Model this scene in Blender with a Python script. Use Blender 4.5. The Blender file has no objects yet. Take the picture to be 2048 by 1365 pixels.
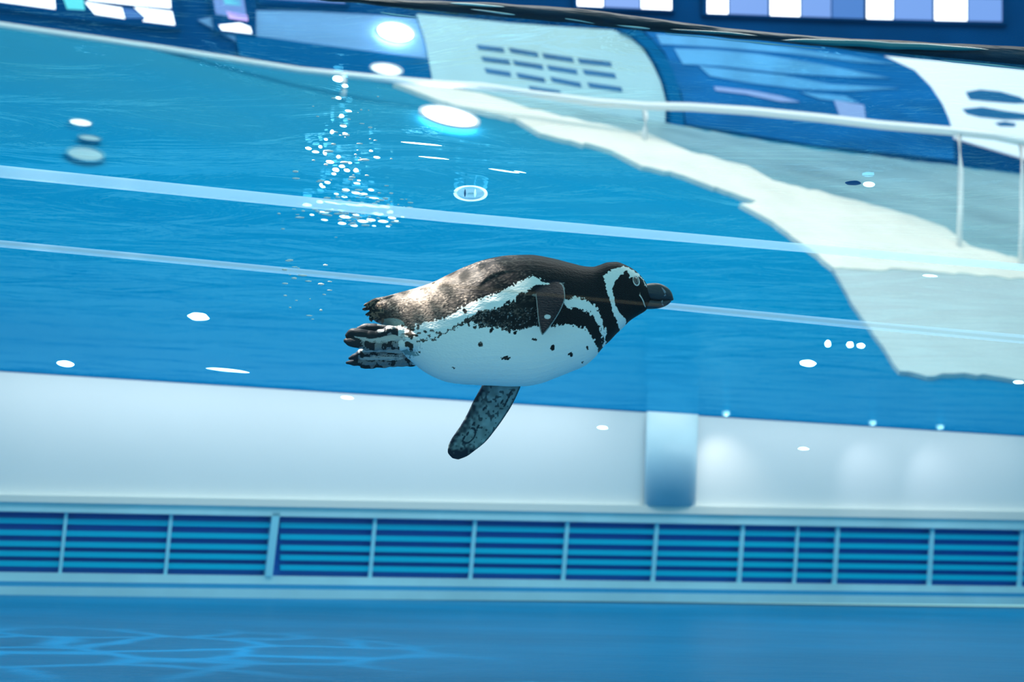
import bpy, bmesh, math, random
import numpy as np
from mathutils import Vector, Matrix, noise, kdtree

S = bpy.context.scene
C = S.collection
rnd = random.Random(7)
PI = math.pi

# ---------------------------------------------------------------- camera
FPX = 2813.0
PITCH = math.atan((1100 - 682.5) / FPX)
cam_d = bpy.data.cameras.new('camera')
cam = bpy.data.objects.new('camera', cam_d)
C.objects.link(cam)
CAMROT = Matrix.Rotation(math.radians(90) + PITCH, 3, 'X') @ Matrix.Rotation(math.radians(1.5), 3, 'Z')
cam.matrix_world = CAMROT.to_4x4()
cam_d.sensor_width = 36
cam_d.lens = FPX / 2048 * 36
cam_d.clip_start = 0.05
cam_d.clip_end = 200
cam_d.dof.use_dof = True
cam_d.dof.focus_distance = 2.95
cam_d.dof.aperture_fstop = 4.2
S.camera = cam

# ---------------------------------------------------------------- world, exposure
S.view_settings.view_transform = 'Standard'
S.view_settings.look = 'None'
S.view_settings.gamma = 1
S.view_settings.exposure = 0.0
S.view_settings.use_curve_mapping = False
try:
    S.cycles.use_denoising = True
    S.cycles.max_bounces = 10
    S.cycles.transparent_max_bounces = 16
    S.cycles.caustics_reflective = False
    S.cycles.caustics_refractive = False
    S.cycles.sample_clamp_indirect = 6
except Exception:
    pass
W = bpy.data.worlds.new('hall_daylight')
S.world = W
W.use_nodes = True
bg = W.node_tree.nodes['Background']
bg.inputs[0].default_value = (0.40, 0.90, 0.97, 1)
bg.inputs[1].default_value = 0.85


def point_at(o, target):
    o.rotation_euler = (Vector(target) - o.location).to_track_quat('-Z', 'Y').to_euler()


def area_light(name, loc, target, size, size_y, power, color):
    d = bpy.data.lights.new(name, 'AREA')
    d.shape = 'RECTANGLE'
    d.size, d.size_y, d.energy, d.color = size, size_y, power, color
    o = bpy.data.objects.new(name, d)
    C.objects.link(o)
    o.location = loc
    point_at(o, target)
    return o


def spot_light(name, loc, target, power, angle, blend, color, radius=0.05):
    d = bpy.data.lights.new(name, 'SPOT')
    d.energy, d.spot_size, d.spot_blend, d.color = power, math.radians(angle), blend, color
    d.shadow_soft_size = radius
    o = bpy.data.objects.new(name, d)
    C.objects.link(o)
    o.location = loc
    point_at(o, target)
    return o


def caustic_nodes(light, scale, lo, hi, floor=0.35, peak=2.4):
    """water ripples focus the lamp's light into a net of bright lines"""
    light.use_nodes = True
    nt = light.node_tree
    em = nt.nodes['Emission']
    tc = nt.nodes.new('ShaderNodeTexCoord')
    mp = nt.nodes.new('ShaderNodeMapping')
    mp.inputs['Scale'].default_value = (scale, scale, scale)
    ns = nt.nodes.new('ShaderNodeTexNoise')
    ns.inputs['Scale'].default_value = 1.3
    mix = nt.nodes.new('ShaderNodeMix')
    mix.data_type = 'VECTOR'
    mix.inputs['Factor'].default_value = 0.32
    vo = nt.nodes.new('ShaderNodeTexVoronoi')
    vo.feature = 'DISTANCE_TO_EDGE'
    vo.inputs['Scale'].default_value = 1.0
    mr = nt.nodes.new('ShaderNodeMapRange')
    mr.interpolation_type = 'SMOOTHSTEP'
    mr.inputs['From Min'].default_value = lo
    mr.inputs['From Max'].default_value = hi
    mr.inputs['To Min'].default_value = peak
    mr.inputs['To Max'].default_value = floor
    L = nt.links.new
    L(tc.outputs['Normal'], mp.inputs['Vector'])
    L(mp.outputs['Vector'], ns.inputs['Vector'])
    L(mp.outputs['Vector'], mix.inputs[4])
    L(ns.outputs['Color'], mix.inputs[5])
    L(mix.outputs[1], vo.inputs['Vector'])
    L(vo.outputs['Distance'], mr.inputs['Value'])
    L(mr.outputs['Result'], em.inputs['Strength'])


# hall lamps: one broad panel high over the slope, an added fill over the pool
area_light('hall_light', (2.5, 9.0, 9.5), (2.5, 10.8, 2.5), 9, 4, 620, (1.0, 0.90, 0.78))
area_light('hall_light.001', (-5.0, 8.0, 8.5), (-2.5, 10.0, 2.0), 5, 4, 80, (0.85, 0.97, 1.0))
area_light('pool_fill_light', (0.3, 5.6, 5.0), (0.3, 5.6, 0.0), 6, 3, 130, (0.95, 1.0, 1.0))  # added overhead fill, brightening wall, floor and penguin
area_light('belly_fill_light', (0.0, 2.15, -0.26), (0.0, 2.16, 1.0), 0.7, 0.3, 2.4, (0.62, 1.0, 0.90))  # added out-of-view fill that brightens the penguin's belly
key = spot_light('pool_spotlight', (-1.25, 3.02, 2.7), (-0.20, 2.96, 0.52), 1600, 12.0, 0.75, (1.0, 0.88, 0.74), 0.012)
caustic_nodes(key.data, 75.0, 0.0, 0.13, 0.5, 4.5)
spot2 = spot_light('pool_spotlight.001', (-1.8, 4.2, 5.0), (-1.05, 3.9, -0.29), 420, 24, 1.0, (0.85, 1.0, 1.0), 0.01)
caustic_nodes(spot2.data, 22.0, 0.0, 0.14, 0.05, 3.6)

# ---------------------------------------------------------------- pixel -> point helpers


def ray(px, py):
    return CAMROT @ Vector(((px - 1024) / FPX, -(py - 682.5) / FPX, -1.0))


class Plane:
    def __init__(s, p, n, up=None):
        s.p, s.n = Vector(p), Vector(n).normalized()
        if s.n.dot(s.p) > 0:
            s.n = -s.n                                   # faces the camera side

    def hit(s, px, py, off=0.0):
        d = ray(px, py)
        q = s.p + s.n * off
        return d * (q.dot(s.n) / d.dot(s.n))


def at_z(px, py, z):
    d = ray(px, py)
    return d * (z / d.z)


WATER = 0.853
bl, br = at_z(0, 740, WATER), at_z(2048, 870, WATER)
along = (br - bl).normalized()
BACK = Plane(bl, Vector((0, 0, 1)).cross(along))
up_slope = (Vector((0, 0, 1)).cross(along)).normalized()
if up_slope.y < 0:
    up_slope = -up_slope
SLOPE_ANG = math.radians(35)
slope_dir = up_slope * math.cos(SLOPE_ANG) + Vector((0, 0, 1)) * math.sin(SLOPE_ANG)
SLOPE = Plane(bl, along.cross(slope_dir))
hl, hr = SLOPE.hit(0, 50), SLOPE.hit(2048, 348)
hdir = Vector((hr.x - hl.x, hr.y - hl.y, 0)).normalized()
HALL = Plane(hl, Vector((0, 0, 1)).cross(hdir))
al, ar = at_z(640, 0, WATER), at_z(2048, 130, WATER)
adir = (ar - al).normalized()
PANE = Plane(al, Vector((0, 0, 1)).cross(adir))
ROD = Plane(Vector((0, 3.28, 0)), Vector((0.05, -1, 0)))
FLOOR_Z = BACK.hit(1024, 1203).z


def lerp(a, b, t):
    return a + (b - a) * t


# ---------------------------------------------------------------- materials
def mat(name, color, rough=0.5, metal=0.0, bump=0.0, bscale=20, var=0.0, vscale=3.0, emit=None, estr=0.0, coat=0.0, stretch=(1, 1, 1), spec=0.5):
    m = bpy.data.materials.new(name)
    m.use_nodes = True
    nt = m.node_tree
    p = nt.nodes['Principled BSDF']
    p.inputs['Base Color'].default_value = (*color, 1)
    p.inputs['Roughness'].default_value = rough
    p.inputs['Metallic'].default_value = metal
    p.inputs['Specular IOR Level'].default_value = spec
    p.inputs['Coat Weight'].default_value = coat
    if emit:
        p.inputs['Emission Color'].default_value = (*emit, 1)
        p.inputs['Emission Strength'].default_value = estr
    tc = nt.nodes.new('ShaderNodeTexCoord')
    mp = nt.nodes.new('ShaderNodeMapping')
    mp.inputs['Scale'].default_value = stretch
    nt.links.new(tc.outputs['Object'], mp.inputs['Vector'])
    if var > 0:
        n = nt.nodes.new('ShaderNodeTexNoise')
        n.inputs['Scale'].default_value = vscale
        n.inputs['Detail'].default_value = 4
        nt.links.new(mp.outputs['Vector'], n.inputs['Vector'])
        r = nt.nodes.new('ShaderNodeValToRGB')
        r.color_ramp.elements[0].position = 0.3
        r.color_ramp.elements[1].position = 0.7
        r.color_ramp.elements[0].color = (*[max(0, c * (1 - var)) for c in color], 1)
        r.color_ramp.elements[1].color = (*[min(1, c * (1 + var)) for c in color], 1)
        nt.links.new(n.outputs['Fac'], r.inputs['Fac'])
        nt.links.new(r.outputs['Color'], p.inputs['Base Color'])
    if bump > 0:
        n = nt.nodes.new('ShaderNodeTexNoise')
        n.inputs['Scale'].default_value = bscale
        n.inputs['Detail'].default_value = 3
        nt.links.new(mp.outputs['Vector'], n.inputs['Vector'])
        b = nt.nodes.new('ShaderNodeBump')
        b.inputs['Strength'].default_value = bump
        b.inputs['Distance'].default_value = 0.02
        nt.links.new(n.outputs['Fac'], b.inputs['Height'])
        nt.links.new(b.outputs['Normal'], p.inputs['Normal'])
    return m


def clear_mat(name, tint, factor, gloss_color, rough, bump=0.0, bscale=(4, 12), stretch=(1, 1, 1), diffuse=False, fresnel=False):
    """clear sheet: mostly see-through, partly a rippled reflection"""
    m = bpy.data.materials.new(name)
    m.use_nodes = True
    nt = m.node_tree
    nt.nodes.remove(nt.nodes['Principled BSDF'])
    out = nt.nodes['Material Output']
    t = nt.nodes.new('ShaderNodeBsdfTransparent')
    t.inputs[0].default_value = (*tint, 1)
    if diffuse:
        g = nt.nodes.new('ShaderNodeBsdfDiffuse')
        t2_ = nt.nodes.new('ShaderNodeBsdfTranslucent')
        t2_.inputs['Color'].default_value = (*gloss_color, 1)
        m2_ = nt.nodes.new('ShaderNodeAddShader')
    else:
        g = nt.nodes.new('ShaderNodeBsdfGlossy')
        g.inputs['Roughness'].default_value = rough
    g.inputs['Color'].default_value = (*gloss_color, 1)
    mx = nt.nodes.new('ShaderNodeMixShader')
    mx.inputs[0].default_value = factor
    if fresnel:
        f = nt.nodes.new('ShaderNodeFresnel')
        f.inputs['IOR'].default_value = 1.33
        nt.links.new(f.outputs[0], mx.inputs[0])
    nt.links.new(t.outputs[0], mx.inputs[1])
    if diffuse:
        nt.links.new(g.outputs[0], m2_.inputs[0])
        nt.links.new(t2_.outputs[0], m2_.inputs[1])
        nt.links.new(m2_.outputs[0], mx.inputs[2])
    else:
        nt.links.new(g.outputs[0], mx.inputs[2])
    nt.links.new(mx.outputs[0], out.inputs['Surface'])
    if bump > 0:
        tc = nt.nodes.new('ShaderNodeTexCoord')
        mp = nt.nodes.new('ShaderNodeMapping')
        mp.inputs['Scale'].default_value = stretch
        nt.links.new(tc.outputs['Object'], mp.inputs['Vector'])
        a = nt.nodes.new('ShaderNodeTexNoise')
        a.inputs['Scale'].default_value = bscale[0]
        a.inputs['Detail'].default_value = 5
        a.inputs['Distortion'].default_value = 0.8
        nt.links.new(mp.outputs['Vector'], a.inputs['Vector'])
        b = nt.nodes.new('ShaderNodeBump')
        b.inputs['Strength'].default_value = bump
        b.inputs['Distance'].default_value = 0.05
        nt.links.new(a.outputs['Fac'], b.inputs['Height'])
        nt.links.new(b.outputs['Normal'], g.inputs['Normal'])
        if fresnel:
            nt.links.new(b.outputs['Normal'], f.inputs['Normal'])
    return m


M = {}
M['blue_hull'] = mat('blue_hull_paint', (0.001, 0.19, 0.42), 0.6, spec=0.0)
# brighter light up the slope is painted in, paler and greyer towards the top
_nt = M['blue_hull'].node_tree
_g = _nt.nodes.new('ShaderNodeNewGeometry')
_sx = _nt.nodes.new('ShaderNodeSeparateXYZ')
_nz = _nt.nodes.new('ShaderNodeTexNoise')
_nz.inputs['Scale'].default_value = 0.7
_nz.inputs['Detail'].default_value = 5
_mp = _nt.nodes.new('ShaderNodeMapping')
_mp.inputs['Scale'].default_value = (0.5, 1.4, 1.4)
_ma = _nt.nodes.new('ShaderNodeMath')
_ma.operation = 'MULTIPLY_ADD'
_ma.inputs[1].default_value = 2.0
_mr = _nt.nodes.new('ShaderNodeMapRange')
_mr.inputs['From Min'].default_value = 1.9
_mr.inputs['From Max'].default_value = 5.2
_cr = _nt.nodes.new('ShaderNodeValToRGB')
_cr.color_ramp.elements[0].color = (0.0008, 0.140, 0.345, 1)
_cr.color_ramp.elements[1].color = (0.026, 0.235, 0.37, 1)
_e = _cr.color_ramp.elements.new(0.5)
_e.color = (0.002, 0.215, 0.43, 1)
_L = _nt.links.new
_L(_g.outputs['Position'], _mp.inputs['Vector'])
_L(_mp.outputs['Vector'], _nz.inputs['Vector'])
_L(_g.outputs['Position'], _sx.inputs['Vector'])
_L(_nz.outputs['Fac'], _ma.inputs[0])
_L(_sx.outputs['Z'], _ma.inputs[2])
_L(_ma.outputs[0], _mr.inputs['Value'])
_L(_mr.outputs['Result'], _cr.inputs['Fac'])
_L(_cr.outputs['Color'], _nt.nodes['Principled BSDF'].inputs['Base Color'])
M['blue_floor'] = mat('blue_floor_paint', (0.001, 0.16, 0.36), 0.35, bump=0.25, bscale=5, var=0.15, vscale=0.8, stretch=(1, 2.2, 1), spec=0.02)
M['white_wall'] = mat('white_wall_paint', (0.76, 0.80, 0.83), 0.45, var=0.04, vscale=0.8)
M['column'] = mat('pale_blue_column_paint', (0.50, 0.70, 0.82), 0.4, var=0.05)
M['cream_trim'] = mat('cream_trim', (0.80, 0.80, 0.77), 0.4)
M['ledge'] = mat('pale_cyan_tile_ledge', (0.50, 0.80, 0.88), 0.35, var=0.08)
M['ledge_blue'] = mat('blue_ledge_groove', (0.06, 0.42, 0.74), 0.35)
M['slat'] = mat('cyan_slat', (0.0, 0.50, 0.74), 0.4, spec=0.15)
M['slat_back'] = mat('deep_blue_recess', (0.0, 0.16, 0.62), 0.5)
M['mullion'] = mat('pale_blue_mullion', (0.30, 0.72, 0.88), 0.35)
M['sunlit_band'] = mat('cream_sunlit_concrete', (0.92, 0.86, 0.77), 0.6, bump=0.15, bscale=9, var=0.08, vscale=2)
M['deck'] = mat('shaded_grey_deck_concrete', (0.27, 0.42, 0.45), 0.4, bump=0.2, bscale=7, var=0.22, vscale=1.3, stretch=(0.7, 2, 2))  # the upper deck's shade is put into this grey
M['ramp'] = mat('pale_ramp_concrete', (0.50, 0.58, 0.60), 0.5, bump=0.15, bscale=7, var=0.07, vscale=1)
M['navy'] = mat('navy_hall_paint', (0.001, 0.04, 0.15), 0.6, var=0.3, vscale=0.6, spec=0.0)
M['panel_white'] = mat('pale_painted_panel', (0.45, 0.68, 0.76), 0.5, var=0.06, vscale=1.5)
M['slot'] = mat('dark_blue_slot', (0.01, 0.13, 0.33), 0.5)
M['arch_blue'] = mat('blue_arch_paint', (0.002, 0.11, 0.30), 0.5, spec=0.0)
M['glass_blue'] = mat('blue_window_film', (0.004, 0.13, 0.40), 0.4, spec=0.1, var=0.3, vscale=1.2, stretch=(0.6, 1, 3))
M['reflection_streak'] = mat('sky_blue_reflection', (0.11, 0.40, 0.78), 0.35, var=0.25, vscale=1.5)
M['lavender'] = mat('lavender_streak', (0.38, 0.46, 0.85), 0.4)
M['peri'] = mat('periwinkle_panel', (0.17, 0.40, 0.74), 0.4, var=0.35, vscale=0.9, stretch=(0.5, 1, 2.4))
M['bright'] = mat('brightened_white_panel', (0.88, 0.90, 0.93), 0.4, emit=(0.9, 0.95, 1.0), estr=0.5)  # glow added to brighten the panel
M['chrome'] = mat('brushed_white_rail', (0.85, 0.86, 0.86), 0.3, metal=0.1)
M['glare_rim'] = mat('pale_glare_rim', (0.75, 0.80, 0.85), 0.3)
M['lens'] = mat('lamp_glare', (1, 1, 1), 0.3, emit=(1.0, 0.97, 0.95), estr=13.0)
M['glare_dim'] = mat('lamp_glare_soft', (1, 1, 1), 0.3, emit=(0.95, 1.0, 0.96), estr=1.3)
M['glare_faint'] = mat('lamp_glare_faint', (0.25, 0.45, 0.50), 0.3, emit=(0.85, 0.95, 0.85), estr=0.16)
M['led_white'] = mat('lit_white_led', (1, 1, 1), 0.4, emit=(0.92, 0.95, 1.0), estr=2.2)
M['led_peri'] = mat('lit_periwinkle_led', (0.03, 0.05, 0.1), 0.4, emit=(0.20, 0.38, 0.92), estr=0.8)
M['led_blue'] = mat('lit_blue_led', (0.02, 0.04, 0.1), 0.4, emit=(0.06, 0.20, 0.62), estr=0.8)
M['led_pink'] = mat('lit_pink_led', (0.7, 0.4, 0.8), 0.4, emit=(0.62, 0.38, 0.85), estr=0.9)
M['led_green'] = mat('lit_teal_led', (0.1, 0.6, 0.6), 0.4, emit=(0.10, 0.55, 0.62), estr=0.8)
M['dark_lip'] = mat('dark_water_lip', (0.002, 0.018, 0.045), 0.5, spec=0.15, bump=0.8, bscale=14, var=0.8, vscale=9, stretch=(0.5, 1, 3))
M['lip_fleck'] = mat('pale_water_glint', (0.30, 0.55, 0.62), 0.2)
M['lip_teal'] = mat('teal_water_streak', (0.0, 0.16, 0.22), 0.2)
M['bubble'] = mat('white_air_bubble', (0.95, 0.96, 0.96), 0.15, coat=0.5)
_nt = M['bubble'].node_tree
_tr = _nt.nodes.new('ShaderNodeBsdfTranslucent')
_tr.inputs['Color'].default_value = (0.97, 0.98, 0.98, 1)
_ad = _nt.nodes.new('ShaderNodeAddShader')
_nt.links.new(_nt.nodes['Principled BSDF'].outputs[0], _ad.inputs[0])
_nt.links.new(_tr.outputs[0], _ad.inputs[1])
_nt.links.new(_ad.outputs[0], _nt.nodes['Material Output'].inputs['Surface'])
M['foam'] = mat('white_foam_fleck', (0.92, 0.95, 0.95), 0.3)
M['water'] = clear_mat('rippled_water_surface', (0.97, 0.99, 1.0), 0.22, (0.18, 0.70, 0.92), 0.05, 0.55, (3.0, 8), (0.7, 1.5, 1), False)
M['pane'] = clear_mat('clear_acrylic', (0.998, 0.999, 1.0), 0.004, (0.9, 0.95, 1.0), 0.02)
M['joint'] = clear_mat('milky_acrylic_joint', (0.95, 0.98, 1.0), 0.27, (0.86, 0.90, 0.92), 0.3, diffuse=True)
M['joint2'] = clear_mat('milky_acrylic_joint_thin', (0.95, 0.98, 1.0), 0.20, (0.86, 0.90, 0.92), 0.3, diffuse=True)
M['hairline'] = clear_mat('faint_brown_joint', (0.97, 0.95, 0.93), 0.035, (0.50, 0.27, 0.16), 0.3, diffuse=True)
M['ring'] = clear_mat('clear_bubble_skin', (0.85, 0.95, 1.0), 0.35, (0.95, 0.97, 1.0), 0.04)


# ---------------------------------------------------------------- object helpers
def link(name, me, m=None, parent=None, smooth=False):
    o = bpy.data.objects.new(name, me)
    C.objects.link(o)
    if m is not None:
        me.materials.append(m)
    if parent is not None:
        o.parent = parent
    if smooth:
        for p in me.polygons:
            p.use_smooth = True
    return o


def tag(o, label=None, cat=None, group=None, kind=None):
    if label: o['label'] = label
    if cat: o['category'] = cat
    if group: o['group'] = group
    if kind: o['kind'] = kind
    return o


def empty(name, loc, label, cat, group=None):
    o = bpy.data.objects.new(name, None)
    C.objects.link(o)
    o.empty_display_size = 0.05
    o.location = loc
    return tag(o, label, cat, group)


def rel(parent, pts):
    return [Vector(p) - parent.location for p in pts] if parent is not None else [Vector(p) for p in pts]


def slab(name, pts, thick, m, parent=None, bevel=0.0):
    """polygon pts (world) as a slab; thick is the vector from its front face to its back face"""
    bm = bmesh.new()
    pts = rel(parent, pts)
    vs = [bm.verts.new(p) for p in pts]
    f = bm.faces.new(vs)
    r = bmesh.ops.extrude_face_region(bm, geom=[f])
    bmesh.ops.translate(bm, verts=[v for v in r['geom'] if isinstance(v, bmesh.types.BMVert)], vec=thick)
    bmesh.ops.recalc_face_normals(bm, faces=bm.faces)
    if bevel > 0:
        bmesh.ops.bevel(bm, geom=list(bm.edges), offset=bevel, segments=2, affect='EDGES')
    me = bpy.data.meshes.new(name)
    bm.to_mesh(me)
    bm.free()
    return link(name, me, m, parent)


def plate(name, plane, px, front, depth, m, parent=None, bevel=0.0):
    """slab on a plane: its front face stands `front` proud of the plane, its body goes `depth` back"""
    return slab(name, [plane.hit(x, y, front) for x, y in px], -plane.n * depth, m, parent, bevel)


def strip(name, plane, xs, top, bot, front, depth, m, parent=None):
    """long slab between two pixel curves"""
    t = [(x, top(x)) for x in xs]
    b = [(x, bot(x)) for x in reversed(xs)]
    return plate(name, plane, t + b, front, depth, m, parent)


def tube(name, pts, radii, m, parent=None, seg=12):
    pts = rel(parent, pts)
    bm = bmesh.new()
    rings = []
    n = len(pts)
    for i, p in enumerate(pts):
        t = (pts[min(i + 1, n - 1)] - pts[max(i - 1, 0)]).normalized()
        a = t.cross(Vector((0, 0, 1)))
        if a.length < 1e-3:
            a = t.cross(Vector((1, 0, 0)))
        a.normalize()
        b = t.cross(a)
        r = radii[i] if hasattr(radii, '__len__') else radii
        rings.append([bm.verts.new(p + (a * math.cos(k * 2 * PI / seg) + b * math.sin(k * 2 * PI / seg)) * r) for k in range(seg)])
    for i in range(n - 1):
        for k in range(seg):
            bm.faces.new((rings[i][k], rings[i][(k + 1) % seg], rings[i + 1][(k + 1) % seg], rings[i + 1][k]))
    bm.faces.new(rings[0])
    bm.faces.new(rings[-1])
    bmesh.ops.recalc_face_normals(bm, faces=bm.faces)
    me = bpy.data.meshes.new(name)
    bm.to_mesh(me)
    bm.free()
    return link(name, me, m, parent, True)


def lin(y0, y1):
    return lambda x: y0 + (y1 - y0) * x / 2048.0


def pl(points):
    xs = [p[0] for p in points]
    ys = [p[1] for p in points]
    return lambda x: float(np.interp(x, xs, ys))


XS = [-420, -210, 0, 256, 512, 768, 1024, 1280, 1536, 1792, 2048, 2260, 2480]


# ================================================================ THE SETTING
def ext(f):
    return f


# back wall below the water line (white), with its trim
def ext_line(y0, y1):
    return lin(y0, y1)


wb = strip('wall_back', BACK, XS, lin(741, 871), lin(1024, 1062), 0.0, 0.12, M['white_wall'])
tag(wb, kind='structure')
t1 = strip('trim_1', BACK, XS, lin(990, 1024), lin(1004, 1041), 0.045, 0.045, M['cream_trim'])
tag(t1, kind='structure')
t2 = strip('trim_2', BACK, XS, lin(1004, 1041), lin(1023, 1060), 0.03, 0.03, M['ledge'])
tag(t2, kind='structure')
# wall behind the grille and the stepped ledge at the foot
wr = strip('wall_recess', BACK, XS, lin(1023, 1060), lin(1146, 1176), -0.05, 0.05, M['slat_back'])
tag(wr, kind='structure')
t3 = strip('trim_3', BACK, XS, lin(1145, 1174), lin(1163, 1187), 0.02, 0.14, M['ledge'])
tag(t3, kind='structure')
t4 = strip('trim_4', BACK, XS, lin(1163, 1187), lin(1174, 1196), 0.005, 0.12, M['ledge_blue'])
tag(t4, kind='structure')
t5 = strip('trim_5', BACK, XS, lin(1174, 1196), lin(1193, 1211), 0.05, 0.17, M['ledge'])
tag(t5, kind='structure')

# pale pilaster on the back wall
col_t, col_b = lin(741, 871), lin(990, 1024)
cp = []
for k in range(13):
    a = PI * k / 12
    x = 1345 - 52 * math.cos(a)
    cp.append((x, 0.02 + 0.05 * math.sin(a)))
bm = bmesh.new()
top = [bm.verts.new(BACK.hit(x, col_t(x), f)) for x, f in cp]
bot = [bm.verts.new(BACK.hit(x - 6, col_b(x), f)) for x, f in cp]
for i in range(12):
    bm.faces.new((top[i], top[i + 1], bot[i + 1], bot[i]))
bm.faces.new(top)
bm.faces.new(bot)
bm.faces.new((top[0], bot[0], bot[-1], top[-1]))
bmesh.ops.recalc_face_normals(bm, faces=bm.faces)
me = bpy.data.meshes.new('pillar')
bm.to_mesh(me)
bm.free()
pil = link('pillar', me, M['column'], None, True)
tag(pil, kind='structure')

# pool floor
fx0, fx1 = -6.0, 7.5
bm = bmesh.new()
fp = [BACK.hit(-900, 1190), BACK.hit(2900, 1218)]
vs = [bm.verts.new((fp[0].x, fp[0].y + 0.2, FLOOR_Z)), bm.verts.new((fp[1].x, fp[1].y + 0.2, FLOOR_Z)), bm.verts.new((7, -2.5, FLOOR_Z)), bm.verts.new((-6, -2.5, FLOOR_Z))]
f = bm.faces.new(vs)
r = bmesh.ops.extrude_face_region(bm, geom=[f])
bmesh.ops.translate(bm, verts=[v for v in r['geom'] if isinstance(v, bmesh.types.BMVert)], vec=(0, 0, -0.1))
bmesh.ops.recalc_face_normals(bm, faces=bm.faces)
me = bpy.data.meshes.new('floor')
bm.to_mesh(me)
bm.free()
tag(link('floor', me, M['blue_floor']), kind='structure')

# blue hull slope that rises from the wall's top edge to the hall
TOPLINE = pl([(-420, -10), (0, 50), (300, 92), (600, 138), (860, 165), (1186, 222), (1300, 240), (1640, 300), (2048, 348), (2480, 412)])
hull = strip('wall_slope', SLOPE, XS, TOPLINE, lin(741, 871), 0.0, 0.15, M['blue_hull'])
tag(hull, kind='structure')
# hall wall above the slope
hall = slab('wall_hall', [HALL.p + hdir * a + Vector((0, 0, b)) for a, b in ((-6, -1.6), (16, -1.6), (16, 3.2), (-6, 3.2))], -HALL.n * 0.2, M['navy'])
tag(hall, kind='structure')

# side walls of the pool, outside the frame
for nm, e in (('wall_left', -520), ('wall_right', 2600)):
    p = BACK.hit(e, 900)
    q = SLOPE.hit(e, TOPLINE(max(-420, min(2480, e))))
    pts = [Vector((p.x, 1.2, FLOOR_Z)), Vector((p.x, p.y, FLOOR_Z)), Vector((p.x, p.y, WATER)), Vector((p.x, 1.2, WATER))]
    tag(slab(nm, pts, (-0.15 if e < 0 else 0.15, 0, 0), M['blue_hull']), kind='structure')

# the water's surface, from the acrylic to the back wall
bm = bmesh.new()
a0, a1 = al - adir * 2.4, al + adir * 5.0
b0, b1 = bl - along * 2.3, br + along * 2.6
nx, ny = 60, 60
grid = []
for j in range(ny + 1):
    row = []
    for i in range(nx + 1):
        p = lerp(lerp(a0, a1, i / nx), lerp(b0, b1, i / nx), j / ny)
        z = 0.0 if j in (0, ny) else 0.006 * noise.noise(Vector((p.x * 2.2, p.y * 3.6, 0)))
        row.append(bm.verts.new((p.x, p.y, WATER + z)))
    grid.append(row)
for j in range(ny):
    for i in range(nx):
        bm.faces.new((grid[j][i], grid[j][i + 1], grid[j + 1][i + 1], grid[j + 1][i]))
me = bpy.data.meshes.new('water_surface')
bm.to_mesh(me)
bm.free()
tag(link('water_surface', me, M['water'], None, True), kind='structure')

# acrylic viewing pane, floor to above the water line
pane = slab('window_1', [Vector((p.x, p.y, z)) for p, z in ((a0, FLOOR_Z), (a1, FLOOR_Z), (a1, 1.25), (a0, 1.25))], -PANE.n * -0.03, M['pane'])
tag(pane, kind='structure')
hl_line = strip('pane_joint', PANE, [-250, 2300], lambda x: 580 + (x - 1024) * 0.0945, lambda x: 585.5 + (x - 1024) * 0.0945, -0.006, 0.004, M['hairline'])
tag(hl_line, 'faint brown hairline joint crossing the acrylic in front of the penguin', 'joint')

# clear rods that span the tank behind the penguin
rod1 = strip('acrylic_rod', ROD, [-300, 300, 900, 1500, 2350],
             pl([(-300, 300), (0, 329), (600, 394), (1200, 453), (1900, 511), (2350, 556)]),
             pl([(-300, 322), (0, 350), (600, 413), (1200, 470), (1900, 521), (2350, 565)]), 0.0, 0.02, M['joint'])
tag(rod1, 'upper milky clear strip crossing the blue water above the penguin', 'acrylic strip')
rod2 = strip('acrylic_rod.001', ROD, [-300, 300, 860, 1340, 1700, 2350],
             pl([(-300, 452), (0, 480), (860, 563), (1340, 606), (1700, 640), (2350, 696)]),
             pl([(-300, 464), (0, 491), (860, 573), (1340, 617), (1700, 653), (2350, 713)]), 0.0, 0.02, M['joint2'])
tag(rod2, 'thinner lower milky clear strip passing behind the penguin', 'acrylic strip')

# ================================================================ BEACH DECK ON THE SLOPE


def wavy(points, amp, step=14, seed=0, closed=True):
    out = []
    n = len(points)
    for i in range(n if closed else n - 1):
        a, b = points[i], points[(i + 1) % n]
        L = math.hypot(b[0] - a[0], b[1] - a[1])
        k = max(1, int(L / step))
        for j in range(k):
            t = j / k
            x, y = a[0] + (b[0] - a[0]) * t, a[1] + (b[1] - a[1]) * t
            w = 0 if j == 0 else amp * noise.noise(Vector((x * 0.03, y * 0.09, seed)))
            out.append((x + w * 2.0, y + w))
    return out


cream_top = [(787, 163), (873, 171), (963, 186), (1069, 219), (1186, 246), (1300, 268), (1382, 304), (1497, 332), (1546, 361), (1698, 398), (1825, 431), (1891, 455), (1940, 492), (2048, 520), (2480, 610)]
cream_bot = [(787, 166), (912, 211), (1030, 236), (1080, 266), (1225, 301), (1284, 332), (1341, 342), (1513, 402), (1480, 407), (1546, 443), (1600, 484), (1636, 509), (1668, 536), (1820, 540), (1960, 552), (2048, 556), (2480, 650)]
deck_pts = [(960, 182), (1186, 223), (1300, 241), (1450, 268), (1640, 301), (1800, 318), (2048, 350), (2480, 414)] + [(x, y + 3) for x, y in reversed(cream_top[2:])]
ramp_pts = [(1660, 528), (1820, 536), (1960, 548), (2048, 552), (2480, 640), (2480, 800), (2240, 790), (2048, 762), (1990, 752), (1930, 746), (1870, 752), (1800, 742), (1788, 728), (1772, 700), (1740, 655), (1716, 622)]
dk = plate('deck', SLOPE, wavy(deck_pts, 6, 20, 1), 0.03, 0.03, M['deck'])
tag(dk, 'shaded grey green upper deck between the dark hall wall and the sunlit cream band', 'deck')
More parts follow.
